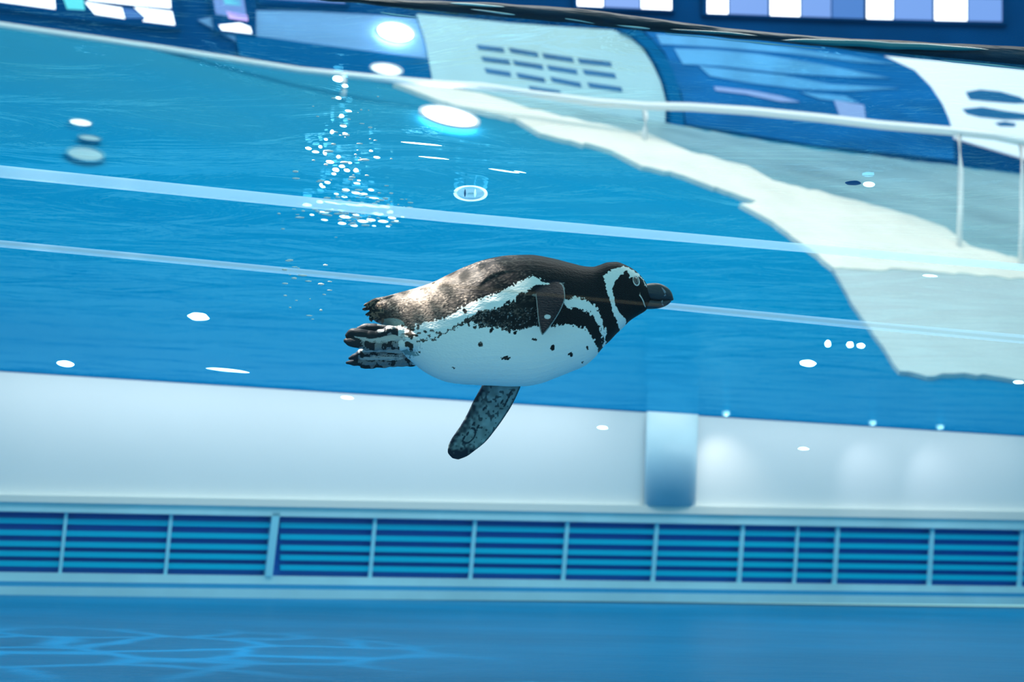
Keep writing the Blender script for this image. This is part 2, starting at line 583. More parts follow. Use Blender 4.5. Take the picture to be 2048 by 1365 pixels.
wk = plate('sunlit_band', SLOPE, wavy(cream_top + list(reversed(cream_bot)), 8, 16, 2), 0.045, 0.045, M['sunlit_band'])  # band of sunlight across the deck, painted as a paler slab
tag(wk, 'sunlit cream band running diagonally up the blue slope', 'sunlit_band')
rp = plate('ramp', SLOPE, wavy(ramp_pts, 6, 18, 3), 0.035, 0.035, M['ramp'])
tag(rp, 'pale grey ramp below the sunlit cream band beside the white wall edge', 'ramp')

# ---------------------------------------------------------------- rail
rail = empty('pool_rail', SLOPE.hit(1918, 500), 'long white handrail with thin posts along the top of the slope', 'rail')
rail_px = [(-250, 14), (0, 51), (300, 94), (600, 141), (760, 157), (873, 167), (963, 172), (1069, 188), (1186, 204), (1290, 212), (1380, 214), (1500, 222), (1640, 236), (1760, 250), (1900, 262), (1990, 272), (2048, 284), (2300, 330)]
post_base = {685: 196, 1288: 283, 1918: 497, 2042: 533}
BASES = {k: SLOPE.hit(k, v, 0.03) for k, v in post_base.items()}
rail_bases = [(-250, SLOPE.hit(-250, 20)), (300, SLOPE.hit(300, 97))] + sorted(BASES.items()) + [(2300, SLOPE.hit(2300, 600))]


def rail_point(px, py):
    # stands over the line that joins the post feet
    for (xa, a), (xb, b) in zip(rail_bases[:-1], rail_bases[1:]):
        if xa <= px <= xb:
            n = Vector((b.y - a.y, -(b.x - a.x), 0))
            d = ray(px, py)
            return d * (a.dot(n) / d.dot(n))
    return SLOPE.hit(px, py)


rp_pts = [rail_point(x, y) for x, y in rail_px]
tube('handrail', rp_pts, [0.030 + 0.012 * (1 if x > 1100 else 0.3) for x, y in rail_px], M['chrome'], rail)
for k, b in BASES.items():
    yk = float(np.interp(k, [p[0] for p in rail_px], [p[1] for p in rail_px]))
    top = rail_point(k + 0.01, yk)
    tube('post', [b, lerp(b, top, 0.33) + Vector((0.012, 0, 0)), lerp(b, top, 0.66) + Vector((0.016, 0, 0)), top], [0.028, 0.026, 0.026, 0.026], M['chrome'], rail)

# ================================================================ VENTILATION GRILLE
gr = empty('ventilation_grille', BACK.hit(1024, 1170, 0), 'long blue horizontal slatted grille set under the white wall', 'grille')
sy0, sy1 = [1042, 1066, 1088, 1108, 1128], [1077, 1098, 1119, 1138, 1158]
panels = [(-420, 543), (561, 2480)]
for a, b in panels:
    for y0, y1 in zip(sy0, sy1):
        xs = [x for x in np.linspace(a, b, 8)]
        sl = strip('slat', BACK, xs, lin(y0 - 6, y1 - 5), lin(y0 + 5, y1 + 5), 0.0, 0.05, M['slat'], gr)
for xt, wd in ((-280, 6), (-76, 6), (133, 7), (343, 7), (751, 7), (951, 7), (1136, 7), (1315, 7), (1487, 7), (1597, 5), (1677, 7), (1866, 7), (2046, 7), (2225, 7)):
    dx = -13 + 7 * (xt - 133) / 1900
    yt, yb = lin(1023, 1060)(xt), lin(1146, 1176)(xt)
    plate('mullion', BACK, [(xt - wd / 2, yt), (xt + wd / 2, yt), (xt + dx + wd / 2, yb), (xt + dx - wd / 2, yb)], 0.012, 0.02, M['mullion'], gr)
plate('post', BACK, [(545, 1026), (560, 1026), (545, 1153), (531, 1153)], 0.03, 0.07, M['mullion'], gr)

# ================================================================ HALL WALL FITTINGS
wp = empty('slotted_panel', HALL.hit(1090, 185), 'pale round-cornered panel with rows of dark blue slots above the rail', 'panel')
ppx = [(834, 28), (920, 36), (1020, 46), (1130, 54), (1225, 60), (1258, 72), (1285, 96), (1305, 128), (1322, 165), (1332, 205), (1330, 246), (1180, 222), (1000, 192), (866, 166), (858, 120), (850, 75)]
plate('panel', HALL, ppx, 0.06, 0.06, M['panel_white'], wp)
rows = [((905, 228, 1040, 268), (1070, 243, 1215, 292), (1240, 272, 1395, 318), (1422, 298, 1590, 340)),
        ((928, 288, 1070, 330), (1090, 308, 1240, 355), (1265, 333, 1415, 380), (1448, 355, 1612, 400)),
        ((945, 348, 1075, 392), (1108, 372, 1250, 422), (1282, 393, 1435, 447), (1472, 422, 1645, 470))]
for row in rows:
    for x0, y0, x1, y1 in row:
        q = [(600 + x / 2.56, y / 2.56) for x, y in ((x0, y0), (x1, y1 - 24), (x1 + 8, y1), (x0 + 12, y0 + 24))]
        plate('slot', HALL, q, 0.068, 0.02, M['slot'], wp)
plate('slot', HALL, [(1058, 172), (1120, 181), (1122, 186), (1060, 179)], 0.068, 0.02, M['slot'], wp)

ar_o = empty('blue_arch', HALL.hit(1350, 240), 'dark blue curved arch frame beside the pale slotted panel', 'arch')
arc_l = [(1240, 60), (1270, 74), (1295, 98), (1316, 130), (1332, 168), (1341, 205), (1343, 248)]
arc_r = [(1368, 252), (1366, 215), (1358, 178), (1346, 140), (1328, 108), (1306, 82), (1282, 62)]
plate('frame', HALL, arc_l + arc_r, 0.10, 0.10, M['arch_blue'], ar_o)

bp = empty('blue_window_panel', HALL.hit(1620, 290), 'wide blue window panel with sky blue reflected streaks behind the handrail', 'window panel')
plate('panel', HALL, [(1290, 62), (1420, 70), (1600, 90), (1750, 108), (1800, 122), (1840, 148), (1870, 182), (1892, 222), (1906, 265), (1908, 320), (1640, 292), (1372, 248), (1364, 190), (1330, 105)], 0.04, 0.04, M['glass_blue'], bp)
for q, mk in (
    ([(1312, 68), (1430, 76), (1570, 94), (1700, 112), (1790, 128), (1720, 124), (1580, 107), (1440, 95), (1322, 88)], 'reflection_streak'),
    ([(1348, 97), (1420, 99), (1520, 108), (1640, 128), (1780, 156), (1700, 154), (1560, 146), (1440, 132), (1366, 128)], 'reflection_streak'),
    ([(1398, 132), (1470, 140), (1560, 150), (1660, 168), (1800, 176), (1700, 182), (1600, 178), (1500, 166), (1420, 152)], 'reflection_streak'),
    ([(1428, 173), (1500, 181), (1560, 192), (1600, 204), (1560, 203), (1490, 188), (1432, 181)], 'lavender'),
    ([(1668, 200), (1728, 210), (1732, 240), (1680, 232)], 'lavender'),
    ([(1600, 184), (1690, 192), (1720, 206), (1640, 198)], 'reflection_streak')):
    plate('reflection_streak', HALL, q, 0.055, 0.02, M[mk], bp)  # streaks reflected in the panel, built as coloured plates

bw = empty('white_curved_panel', HALL.hit(1990, 300), 'bright white curved panel with dark oval openings at the right end of the rail', 'panel')
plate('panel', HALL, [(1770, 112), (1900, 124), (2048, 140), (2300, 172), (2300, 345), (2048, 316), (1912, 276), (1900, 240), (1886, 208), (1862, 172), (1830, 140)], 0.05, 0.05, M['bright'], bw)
for q in ([(1932, 184), (1960, 179), (2000, 183), (2040, 194), (2060, 206), (2030, 207), (1980, 203), (1940, 199)],
          [(1925, 218), (1965, 214), (2010, 222), (2055, 228), (2060, 240), (2010, 239), (1960, 234), (1935, 228)],
          [(1990, 246), (2010, 243), (2032, 247), (2030, 253), (2000, 252)],
          [(1915, 262), (1980, 264), (2048, 278), (2060, 290), (1980, 276), (1918, 268)]):
    plate('opening', HALL, q, 0.058, 0.02, M['slot'], bw)

pp = empty('periwinkle_panel', HALL.hit(700, 150), 'wide periwinkle blue wall panel between the lit screens and the slotted panel', 'panel')
plate('panel', HALL, [(395, 40), (480, 20), (600, 22), (720, 28), (832, 36), (850, 90), (862, 160), (760, 150), (640, 136), (520, 108)], 0.03, 0.03, M['peri'], pp)
plate('band', HALL, [(470, 66), (600, 84), (860, 118), (864, 160), (760, 154), (640, 138), (480, 112)], 0.045, 0.02, M['arch_blue'], pp)


def led_board(label, frame_px, cells, grp='lit screens on the hall wall'):
    cx = sum(p[0] for p in frame_px) / len(frame_px)
    cy = max(p[1] for p in frame_px)
    e = empty('led_screen', HALL.hit(cx, cy), label, 'screen', grp)
    plate('board', HALL, frame_px, 0.06, 0.06, M['navy'], e)
    for q, mk in cells:
        plate('cell', HALL, q, 0.066, 0.02, M[mk], e)
    return e


def cells_row(x0, x1, y0, y1, s, spec):
    out = []
    for a, b, mk in spec:
        out.append(([(a, y0 + s * (a - x0)), (b, y0 + s * (b - x0)), (b, y1 + s * (b - x0)), (a, y1 + s * (a - x0))], mk))
    return out


led_board('narrow lit screen with two white cells, above the slotted panel', [(1148, -30), (1352, -24), (1352, 24), (1148, 16)],
          cells_row(1155, 1345, -22, 11, 0.045, [(1155, 1206, 'led_white'), (1209, 1280, 'led_peri'), (1283, 1343, 'led_white')]))
led_board('lit screen with two white cells above the dark water lip', [(1406, -26), (1738, -18), (1738, 42), (1406, 30)],
          cells_row(1415, 1730, -16, 26, 0.035, [(1415, 1456, 'led_white'), (1459, 1536, 'led_peri'), (1541, 1600, 'led_white'), (1603, 1662, 'led_peri'), (1665, 1728, 'led_blue')]))
led_board('longest lit screen with two white cells, at the far right above the water', [(1724, -20), (2016, -14), (2016, 50), (1724, 42)],
          cells_row(1732, 2006, -8, 37, 0.022, [(1734, 1786, 'led_white'), (1789, 1865, 'led_peri'), (1870, 1934, 'led_white'), (1937, 2004, 'led_peri')]))
led_board('broad lit screen of white slanted cells over the navy wall', [(-120, -60), (362, -40), (362, 60), (130, 36), (-120, 0)],
          [([(-100, -40), (106, -40), (111, 18), (60, 11), (0, 3), (-100, -12)], 'led_white'),
           ([(172, -30), (339, -30), (342, 16), (260, 9), (176, 0)], 'led_white'),
           ([(170, 4), (244, 16), (250, 37), (190, 28)], 'led_white'),
           ([(268, 14), (344, 23), (350, 50), (285, 42), (292, 36)], 'led_white'),
           ([(124, -10), (166, -4), (170, 20), (134, 18)], 'led_green'),
           ([(246, 16), (266, 18), (290, 36), (252, 36)], 'led_blue')])
led_board('small lit screen with lavender, pink and teal picture', [(414, -40), (512, -34), (512, 72), (430, 62)],
          [([(422, -30), (484, -26), (494, 38), (432, 28)], 'led_peri'), ([(444, -10), (482, -6), (482, 12), (450, 8)], 'led_green'),
           ([(452, 22), (494, 30), (496, 42), (458, 36)], 'led_pink'), ([(438, 50), (480, 46), (500, 54), (504, 67), (444, 60)], 'led_white')])
led_board('pale blue lit screen beside the lavender picture screen', [(516, -60), (700, -40), (700, 10), (516, 6)],
          [([(520, -50), (690, -36), (690, 6), (520, -4)], 'led_peri')])


# ---------------------------------------------------------------- dark lip of water against the acrylic
def ribbon(name, upper, lower, xs, plane, m, parent=None, off=-0.02, bulge=0.012, amp=3.0, seed=0):
    bm = bmesh.new()
    rows_ = []
    K = 7
    for x in xs:
        yu = upper(x) + amp * noise.noise(Vector((x * 0.012, 3, seed)))
        yl = lower(x) + amp * noise.noise(Vector((x * 0.016, 9, seed)))
        r_ = []
        for k in range(K):
            t = k / (K - 1)
            p = plane.hit(x, lerp(yu, yl, t), off + bulge * math.sin(PI * t))
            r_.append(p)
        for k in range(1, K - 1):
            t = 1 - k / (K - 1)
            r_.append(plane.hit(x, lerp(yu, yl, t), off - bulge * math.sin(PI * t)))
        rows_.append([bm.verts.new(p - (parent.location if parent else Vector((0, 0, 0)))) for p in r_])
    n = len(rows_[0])
    for a, b in zip(rows_[:-1], rows_[1:]):
        for k in range(n):
            bm.faces.new((a[k], a[(k + 1) % n], b[(k + 1) % n], b[k]))
    bm.faces.new(rows_[0])
    bm.faces.new(rows_[-1])
    bmesh.ops.recalc_face_normals(bm, faces=bm.faces)
    me = bpy.data.meshes.new(name)
    bm.to_mesh(me)
    bm.free()
    return link(name, me, m, parent, True)


lip_u = pl([(420, -40), (600, -14), (740, -4), (860, 2), (1000, 6), (1150, 16), (1300, 36), (1450, 56), (1640, 74), (1850, 84), (2048, 94), (2400, 130)])
lip_l = pl([(420, -34), (600, -4), (740, 10), (860, 24), (1000, 34), (1100, 42), (1200, 52), (1300, 63), (1400, 70), (1600, 88), (1750, 106), (1900, 122), (2048, 138), (2400, 178)])
lip = empty('water_lip', PANE.hit(1500, 100, -0.02), 'dark rippled lip of water along the clear pane under the lit screens', 'water edge')
ribbon('dark_band', lip_u, lip_l, np.linspace(420, 2400, 160), PANE, M['dark_lip'], lip)
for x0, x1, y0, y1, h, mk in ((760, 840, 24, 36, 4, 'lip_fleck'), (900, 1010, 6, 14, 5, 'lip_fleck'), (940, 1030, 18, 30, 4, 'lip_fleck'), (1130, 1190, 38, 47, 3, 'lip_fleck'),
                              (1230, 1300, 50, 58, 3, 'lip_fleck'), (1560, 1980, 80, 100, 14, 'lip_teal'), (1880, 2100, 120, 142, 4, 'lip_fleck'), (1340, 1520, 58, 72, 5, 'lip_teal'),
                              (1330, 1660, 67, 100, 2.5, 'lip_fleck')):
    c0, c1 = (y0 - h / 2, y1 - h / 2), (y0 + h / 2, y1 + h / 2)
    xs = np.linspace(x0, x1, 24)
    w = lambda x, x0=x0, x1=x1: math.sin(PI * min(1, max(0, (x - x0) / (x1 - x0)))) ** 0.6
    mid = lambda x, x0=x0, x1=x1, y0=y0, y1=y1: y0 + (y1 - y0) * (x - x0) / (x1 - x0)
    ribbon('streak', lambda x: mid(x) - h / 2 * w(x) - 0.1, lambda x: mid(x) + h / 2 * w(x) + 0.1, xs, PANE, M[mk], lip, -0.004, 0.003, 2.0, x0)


# ================================================================ LAMPS AND LAMP REFLECTIONS
def disc_mesh(name, r0, r1, h, seg=28):
    """turned profile: rim ring from radius r0 to r1, height h, axis Z"""
    prof = [(r0, 0.0), (r0, h), (r0 * 0.96 + r1 * 0.04, h * 1.15), (r1, h), (r1, h * 0.4)]
    bm = bmesh.new()
    rings = [[bm.verts.new((r * math.cos(2 * PI * k / seg), r * math.sin(2 * PI * k / seg), z)) for k in range(seg)] for r, z in prof]
    for a, b in zip(rings[:-1], rings[1:]):
        for k in range(seg):
            bm.faces.new((a[k], a[(k + 1) % seg], b[(k + 1) % seg], b[k]))
    me = bpy.data.meshes.new(name)
    bm.to_mesh(me)
    bm.free()
    return me


def dome_mesh(name, r, h, seg=28, rings_n=6):
    bm = bmesh.new()
    rings = []
    for j in range(rings_n):
        a = j / rings_n * PI / 2
        rings.append([bm.verts.new((r * math.cos(a) * math.cos(2 * PI * k / seg), r * math.cos(a) * math.sin(2 * PI * k / seg), h * math.sin(a))) for k in range(seg)])
    top = bm.verts.new((0, 0, h))
    for a, b in zip(rings[:-1], rings[1:]):
        for k in range(seg):
            bm.faces.new((a[k], a[(k + 1) % seg], b[(k + 1) % seg], b[k]))
    for k in range(seg):
        bm.faces.new((rings[-1][k], rings[-1][(k + 1) % seg], top))
    bm.faces.new(list(reversed(rings[0])))
    me = bpy.data.meshes.new(name)
    bm.to_mesh(me)
    bm.free()
    return me


M['rim_blue'] = mat('blue_glare_rim', (0.05, 0.28, 0.42), 0.4)


def lamp(px, py, wpx, plane, lens, label, off=0.05, flat=1.0, rim='glare_rim', h=0.03):  # lamp reflections in the water, built as glowing discs
    p = plane.hit(px, py, off)
    r = wpx / 2 / FPX * ((CAMROT.transposed() @ p).z * -1)
    e = empty('lamp_reflection', p, label, 'lamp')
    e.rotation_mode = 'QUATERNION'
    e.rotation_quaternion = plane.n.to_track_quat('Z', 'Y')
    e.scale = (1, flat, 1)
    a = link('rim', disc_mesh('rim', r * 1.12, r * 0.96, h), M[rim], e, True)
    b = link('lens', dome_mesh('lens', r * 0.98, h * 1.15), M[lens], e, True)  # glowing disc standing in for the lamp's reflection
    return e


lamp(898, 238, 112, SLOPE, 'lens', 'large glaring oval lamp reflection on the slope under the rail', 0.05, 1.0)
lamp(790, 66, 74, HALL, 'lens', 'bright oval lamp reflection on the periwinkle wall panel', 0.09, 0.5)
lamp(772, 140, 62, HALL, 'glare_dim', 'white oval lamp reflection just above the rail', 0.10, 0.36)
lamp(161, 247, 44, SLOPE, 'glare_dim', 'small white oval lamp reflection, uppermost of three below the navy wall', 0.03, 0.9, 'rim_blue', 0.012)
lamp(179, 278, 44, SLOPE, 'glare_faint', 'small faint lamp reflection, middle of three below the navy wall', 0.03, 0.7, 'rim_blue', 0.012)
lamp(171, 310, 70, SLOPE, 'glare_faint', 'wide dim lamp reflection, lowest of three below the navy wall', 0.03, 1.1, 'rim_blue', 0.012)


# wall washers tucked under the slope's edge; each is a little can with its own spot
def washer(px, power, color, ang, label):
    y = lin(741, 871)(px) + 4
    p = BACK.hit(px, y, 0.30)
    p.z = WATER - 0.03
    e = empty('wall_washer', p, label, 'lamp', 'wall washers under the slope edge')
    link('housing', disc_mesh('housing', 0.022, 0.016, 0.02, 16), M['mullion'], e, True)
    s = spot_light('washer_light', (0, 0, 0), (0, 0, -1), power, ang, 1.0, color, 0.02)
    s.parent = e
    s.location = (0, 0, -0.002)
    tgt = BACK.hit(px, y + 120, 0) - p
    s.rotation_euler = tgt.to_track_quat('-Z', 'Y').to_euler()
    return e


# ================================================================ BUBBLES
bub_me = []
for k in range(4):
    bm = bmesh.new()
    bmesh.ops.create_icosphere(bm, subdivisions=3, radius=1.0)
    for v in bm.verts:
        d = 1 + 0.16 * noise.noise(v.co * 1.3 + Vector((k * 5, 0, 0)))
        v.co = Vector((v.co.x * d, v.co.y * d, v.co.z * d))
    me = bpy.data.meshes.new('air_bubble')
    bm.to_mesh(me)
    bm.free()
    for p in me.polygons:
        p.use_smooth = True
    me.materials.append(M['bubble'])
    bub_me.append(me)


def bubble_spot(px, py, depth=None):
    """just under the water's surface, or hanging in the water where the surface lies beyond the wall"""
    if depth is None:
        p = at_z(px, py, WATER - 0.012)
        fwd = (CAMROT.transposed() @ p).z * -1
        if fwd < 6.5:
            return p, fwd
        depth = 3.2
    return ray(px, py) * depth, depth


def bubble(px, py, w, h, label, depth=None, group=None, k=0, mats=None):
    p, fwd = bubble_spot(px, py, depth)
    o = bpy.data.objects.new('air_bubble', bub_me[k % 4])
    C.objects.link(o)
    o.location = p
    sx, sz = w / 2 / FPX * fwd, h / 2 / FPX * fwd
    e = math.asin(p.normalized().z)
    sy = min(sx, sz) if w > 4 * h else min(sx, sz / max(0.12, math.sin(e)))
    o.scale = (sx, sy, sz * (1.0 if depth else 0.6))
    o.rotation_euler = (0, 0.05, rnd.random() * 0.4)
    tag(o, label, 'bubble', group)
    return o


bubble(397, 634, 42, 16, 'white flat bubble alone in the blue water left of the penguin tail', 3.1, k=1)
bubble(131, 728, 32, 13, 'small white bubble with a yellowish rim near the white wall edge', 3.2, k=2)
bubble(455, 741, 84, 7, 'long thin cyan bubble streak just above the white wall', 3.2, k=3)
bubble(695, 796, 28, 8, 'flat white bubble below the penguin feet', 3.2)
bubble(1205, 856, 24, 9, 'small white bubble against the white wall below the penguin breast', 3.2, k=1)
bubble(1616, 727, 34, 14, 'round white bubble left of the pale grey ramp', 3.2, k=2)
bubble(1607, 898, 22, 8, 'tiny dim bubble against the white wall right of the pillar', 3.2, k=3)
bubble(1656, 688, 14, 16, 'small upright bubble above the round white bubble', 3.2)
bubble(1700, 690, 16, 14, 'small bubble between two others beside the pale ramp', 3.2, k=1)
bubble(1722, 692, 18, 12, 'small bubble touching the edge of the pale ramp', 3.2, k=2)
bubble(1860, 552, 30, 6, 'thin white bubble under the tall right rail post', 3.1, k=3)
bubble(2037, 765, 22, 8, 'small bubble at the lower edge of the pale ramp', 3.2, k=1)
bubble(1738, 369, 24, 15, 'yellowish white bubble on the grey deck', k=2)
bubble(1706, 366, 30, 9, 'dark flat bubble beside the yellowish bubble on the grey deck', k=3)
bubble(845, 288, 84, 5, 'thin white glint on the water under the glaring reflection', k=0)  # from here, surface reflections modelled as thin white blobs
bubble(868, 316, 60, 4, 'shorter white glint on the water under the first glint', k=1)
bubble(1008, 342, 62, 5, 'thin pale glint right of the ring bubble', k=2)
bubble(1040, 344, 26, 4, 'short pale glint at the end of the glint near the ring bubble', k=3)
for o in C.objects:
    if o.get('label', '').startswith('dark flat bubble'):
        me = bub_me[3].copy()
        me.materials.clear()
        me.materials.append(M['slot'])
        o.data = me

# ring bubble
p, fwd = bubble_spot(941, 387)
rb = empty('ring_bubble', p, 'large clear ring bubble with blue middle in open water above the penguin', 'bubble')
rx, rz = 31 / FPX * fwd, 15 / FPX * fwd
ring_pts = [Vector((rx * math.cos(a), 0.0, rz * math.sin(a))) + p for a in np.linspace(0, 2 * PI, 37)]
tube('rim', ring_pts, [0.0027 + 0.0011 * math.cos(2 * a) for a in np.linspace(0, 2 * PI, 37)], M['bubble'], rb, 8)
sk = link('skin', dome_mesh('skin', rx * 0.96, 0.004), M['ring'], rb, True)
sk.rotation_euler = (PI / 2, 0, 0)
sk.scale = (1, rz / rx, 1)
for dx in (-0.35, 0.30):
    tube('glint', [p + Vector((rx * dx, -0.005, rz * t)) for t in (-0.55, -0.1, 0.5)], [0.001, 0.003, 0.001], M['bubble'] if dx > 0 else M['slot'], rb, 6)

# trail of bubbles rising left of the penguin's back
GRP = 'trail of small bubbles above the penguin back'
LAB = 'small white bubble in the splash trail above the penguin tail'
trail = [(676, 158, 22, 20), (690, 172, 14, 12), (677, 196, 12, 10), (683, 232, 11, 14), (687, 252, 14, 7), (697, 222, 14, 6), (690, 267, 10, 6), (664, 264, 8, 16), (652, 279, 8, 8),
         (650, 306, 8, 16), (617, 297, 12, 9), (631, 304, 14, 7), (641, 294, 8, 10), (677, 314, 9, 12), (660, 324, 16, 9), (700, 326, 8, 7), (672, 340, 14, 12), (684, 333, 12, 10), (694, 341, 12, 10),
         (712, 341, 10, 14), (668, 348, 10, 8), (646, 374, 10, 8), (655, 365, 12, 9), (642, 370, 7, 12), (718, 361, 8, 4), (714, 367, 14, 5), (742, 380, 12, 8), (742, 302, 8, 6), (754, 315, 14, 5),
         (692, 380, 16, 6), (712, 386, 18, 5), (728, 388, 14, 4), (673, 388, 10, 5), (689, 394, 12, 5), (747, 396, 22, 5), (614, 410, 18, 10), (640, 404, 14, 10), (624, 430, 9, 6), (649, 440, 13, 4),
         (645, 424, 26, 5), (675, 420, 26, 4), (690, 434, 22, 7), (712, 430, 14, 5), (684, 447, 16, 8), (708, 451, 16, 6), (726, 443, 22, 6), (742, 440, 18, 6), (766, 443, 20, 6), (757, 428, 22, 6),
         (780, 424, 14, 10), (784, 436, 16, 6), (793, 442, 9, 4), (805, 434, 8, 4), (704, 410, 44, 6), (740, 412, 46, 7), (665, 406, 36, 6), (770, 414, 20, 5), (748, 452, 8, 4), (776, 453, 8, 4)]
for i, (x, y, w, h) in enumerate(trail):
    zone = 'in the upper column under the handrail' if y < 285 else 'in the middle of the splash trail' if y < 400 else 'in the splash over the upper milky strip'
    if w > 3 * h:
        lab = 'thin white splash streak ' + zone
    elif w * h > 110:
        lab = 'plump white bubble ' + zone
    else:
        lab = 'tiny white bubble ' + zone
    bubble(x, y, w, h, lab, None, GRP, i)
# fine foam flecks among them: too small to pick apart
bm = bmesh.new()
for i in range(212):
    if i < 130:
        x, y = rnd.gauss(715, 52), rnd.gauss(424, 15)
    elif i < 190:
        x, y = rnd.gauss(690, 40), rnd.gauss(320, 60)
    else:
        x, y = rnd.uniform(560, 660), rnd.uniform(520, 640)
    if y > 500:
        p = ray(x, y) * 3.1
    else:
        p, _ = bubble_spot(x, y)
    s = 0.0014 + rnd.random() * 0.0022
    mt = Matrix.Translation(p) @ Matrix.Diagonal((s * rnd.uniform(1, 4), s * 1.5, s * 0.8, 1))
    bmesh.ops.create_icosphere(bm, subdivisions=1, radius=1.0, matrix=mt)
me = bpy.data.meshes.new('foam_flecks')
bm.to_mesh(me)
bm.free()
tag(link('foam_flecks', me, M['foam'], None, True), 'fine white foam flecks scattered through the splash trail', 'foam', None, 'stuff')

# ================================================================ PENGUIN
D = 3.0
SC = D / FPX
CX, CY = 1020.0, 645.0
proot = empty('penguin', ray(CX, CY) * D, 'black and white banded penguin swimming under water with flippers spread', 'penguin')
proot.rotation_mode = 'QUATERNION'
# penguin axes: X towards the bill, Y away from the viewer, Z to its back
PM = Matrix((CAMROT @ Vector((1, 0, 0)), CAMROT @ Vector((0, 0, -1)), CAMROT @ Vector((0, 1, 0)))).transposed()
proot.rotation_quaternion = PM.to_quaternion()


def PP(u, v, w):
    """profile coordinates (u along the body, v down, w away; photo units) to the penguin's own frame"""
    k = (D + w * SC) / D
    return Vector((((u - 1024) * k - (CX - 1024)) * SC, w * SC, (-(v - 682.5) * k + (CY - 682.5)) * SC))


def UV(co):
    """inverse: penguin-frame points (n,3) to u, v, w"""
    w = co[:, 1] / SC
    k = (D + co[:, 1]) / D
    return (co[:, 0] / SC + CX - 1024) / k + 1024, -(co[:, 2] / SC - (CY - 682.5)) / k + 682.5, w


TOP = [(744, 606), (750, 599), (760, 595), (775, 592), (800, 585), (830, 577), (865, 565), (900, 548), (940, 530), (980, 517), (1020, 511), (1060, 510), (1100, 516), (1140, 526), (1170, 533),
       (1185, 534), (1200, 530), (1215, 525), (1232, 524), (1250, 530), (1268, 540), (1283, 554), (1291, 565), (1298, 580), (1302, 592)]
BOT = [(744, 630), (750, 643), (760, 648), (775, 654), (786, 664), (795, 690), (800, 698), (815, 716), (830, 730), (855, 748), (880, 760), (900, 766), (930, 769.5), (960, 771), (990, 772), (1020, 773.5),
       (1050, 773), (1080, 768), (1110, 757), (1140, 745), (1168, 733), (1190, 715), (1197, 706), (1210, 691), (1220, 682), (1232, 669), (1245, 657), (1260, 642), (1280, 629), (1291, 622), (1298, 612), (1302, 598)]
WID = [(744, 18), (752, 28), (775, 36), (800, 50), (830, 66), (880, 92), (930, 110), (980, 121), (1030, 124), (1080, 119), (1130, 102), (1170, 82), (1200, 64), (1220, 55), (1240, 50), (1262, 43), (1280, 34), (1291, 24), (1298, 15), (1302, 5)]
us = np.concatenate([np.linspace(744, 790, 18), np.linspace(793, 1180, 80), np.linspace(1184, 1302, 44)])


def smooth_interp(tab, xs):
    x = np.array([t[0] for t in tab], float)
    y = np.array([t[1] for t in tab], float)
    # monotone cubic (Fritsch-Carlson)
    h = np.diff(x)
    d = np.diff(y) / h
    m = np.zeros_like(y)
    m[1:-1] = np.where(d[:-1] * d[1:] > 0, 2 * d[:-1] * d[1:] / (d[:-1] + d[1:] + 1e-12), 0)
    m[0], m[-1] = d[0], d[-1]
    i = np.clip(np.searchsorted(x, xs) - 1, 0, len(h) - 1)
    t = (xs - x[i]) / h[i]
    return (2 * t**3 - 3 * t**2 + 1) * y[i] + (t**3 - 2 * t**2 + t) * h[i] * m[i] + (-2 * t**3 + 3 * t**2) * y[i + 1] + (t**3 - t**2) * h[i] * m[i + 1]


uT, uB, uW = smooth_interp(TOP, us), smooth_interp(BOT, us), smooth_interp(WID, us)


def body_w(u, v):
    """half width of the body at a profile point"""
    t, b, w = (float(np.interp(u, us, a)) for a in (uT, uB, uW))
    z = max(-1, min(1, (v - (t + b) / 2) / max(1, (b - t) / 2)))
    return w * (1 - abs(z) ** 2.2) ** (1 / 2.2)


pieces = []          # (bmesh-ready verts, faces, id)


def add_loft(rings, pid):
    n = len(rings[0])
    vs = [p for r in rings for p in r]
    fs = []
    for i in range(len(rings) - 1):
        for k in range(n):
            fs.append((i * n + k, i * n + (k + 1) % n, (i + 1) * n + (k + 1) % n, (i + 1) * n + k))
    fs.append(tuple(reversed(range(n))))
    fs.append(tuple((len(rings) - 1) * n + k for k in range(n)))
    pieces.append((vs, fs, pid))


# trunk, neck, head and tail
rings = []
NS = 48
for u, t, b, w in zip(us, uT, uB, uW):
    c, h = (t + b) / 2, max(0.8, (b - t) / 2)
    r = []
    for k in range(NS):
        a = 2 * PI * k / NS
        ca, sa = math.cos(a), math.sin(a)
        e = 2 / 2.2
        r.append(PP(u, c - h * math.copysign(abs(ca) ** e, ca), 0) + Vector((0, w * SC * math.copysign(abs(sa) ** e, sa), 0)))
    rings.append(r)
add_loft(rings, 0)


def flipper(rows_, thick, pid, wrow=None):
    """rows: (uL, vL, uR, vR, wL, wR); each an oval section"""
    pts = [(PP(r[0], r[1], r[4]), PP(r[2], r[3], r[5])) for r in rows_]
    rr = []
    for i, (a, b) in enumerate(pts):
        c = (a + b) / 2
        ax = (b - a) / 2
        c0 = (pts[max(0, i - 1)][0] + pts[max(0, i - 1)][1]) / 2
        c1 = (pts[min(len(pts) - 1, i + 1)][0] + pts[min(len(pts) - 1, i + 1)][1]) / 2
        n = (c1 - c0).cross(ax).normalized() * thick[i] * SC
        rr.append([c + ax * math.cos(2 * PI * k / 24) + n * math.sin(2 * PI * k / 24) for k in range(24)])
    add_loft(rr, pid)


def refine(rows_, n):
    a = np.array(rows_, float)
    t = np.linspace(0, 1, len(a))
    tt = np.linspace(0, 1, n)
    return np.stack([smooth_interp(list(zip(t, a[:, k])), tt) for k in range(a.shape[1])], 1)


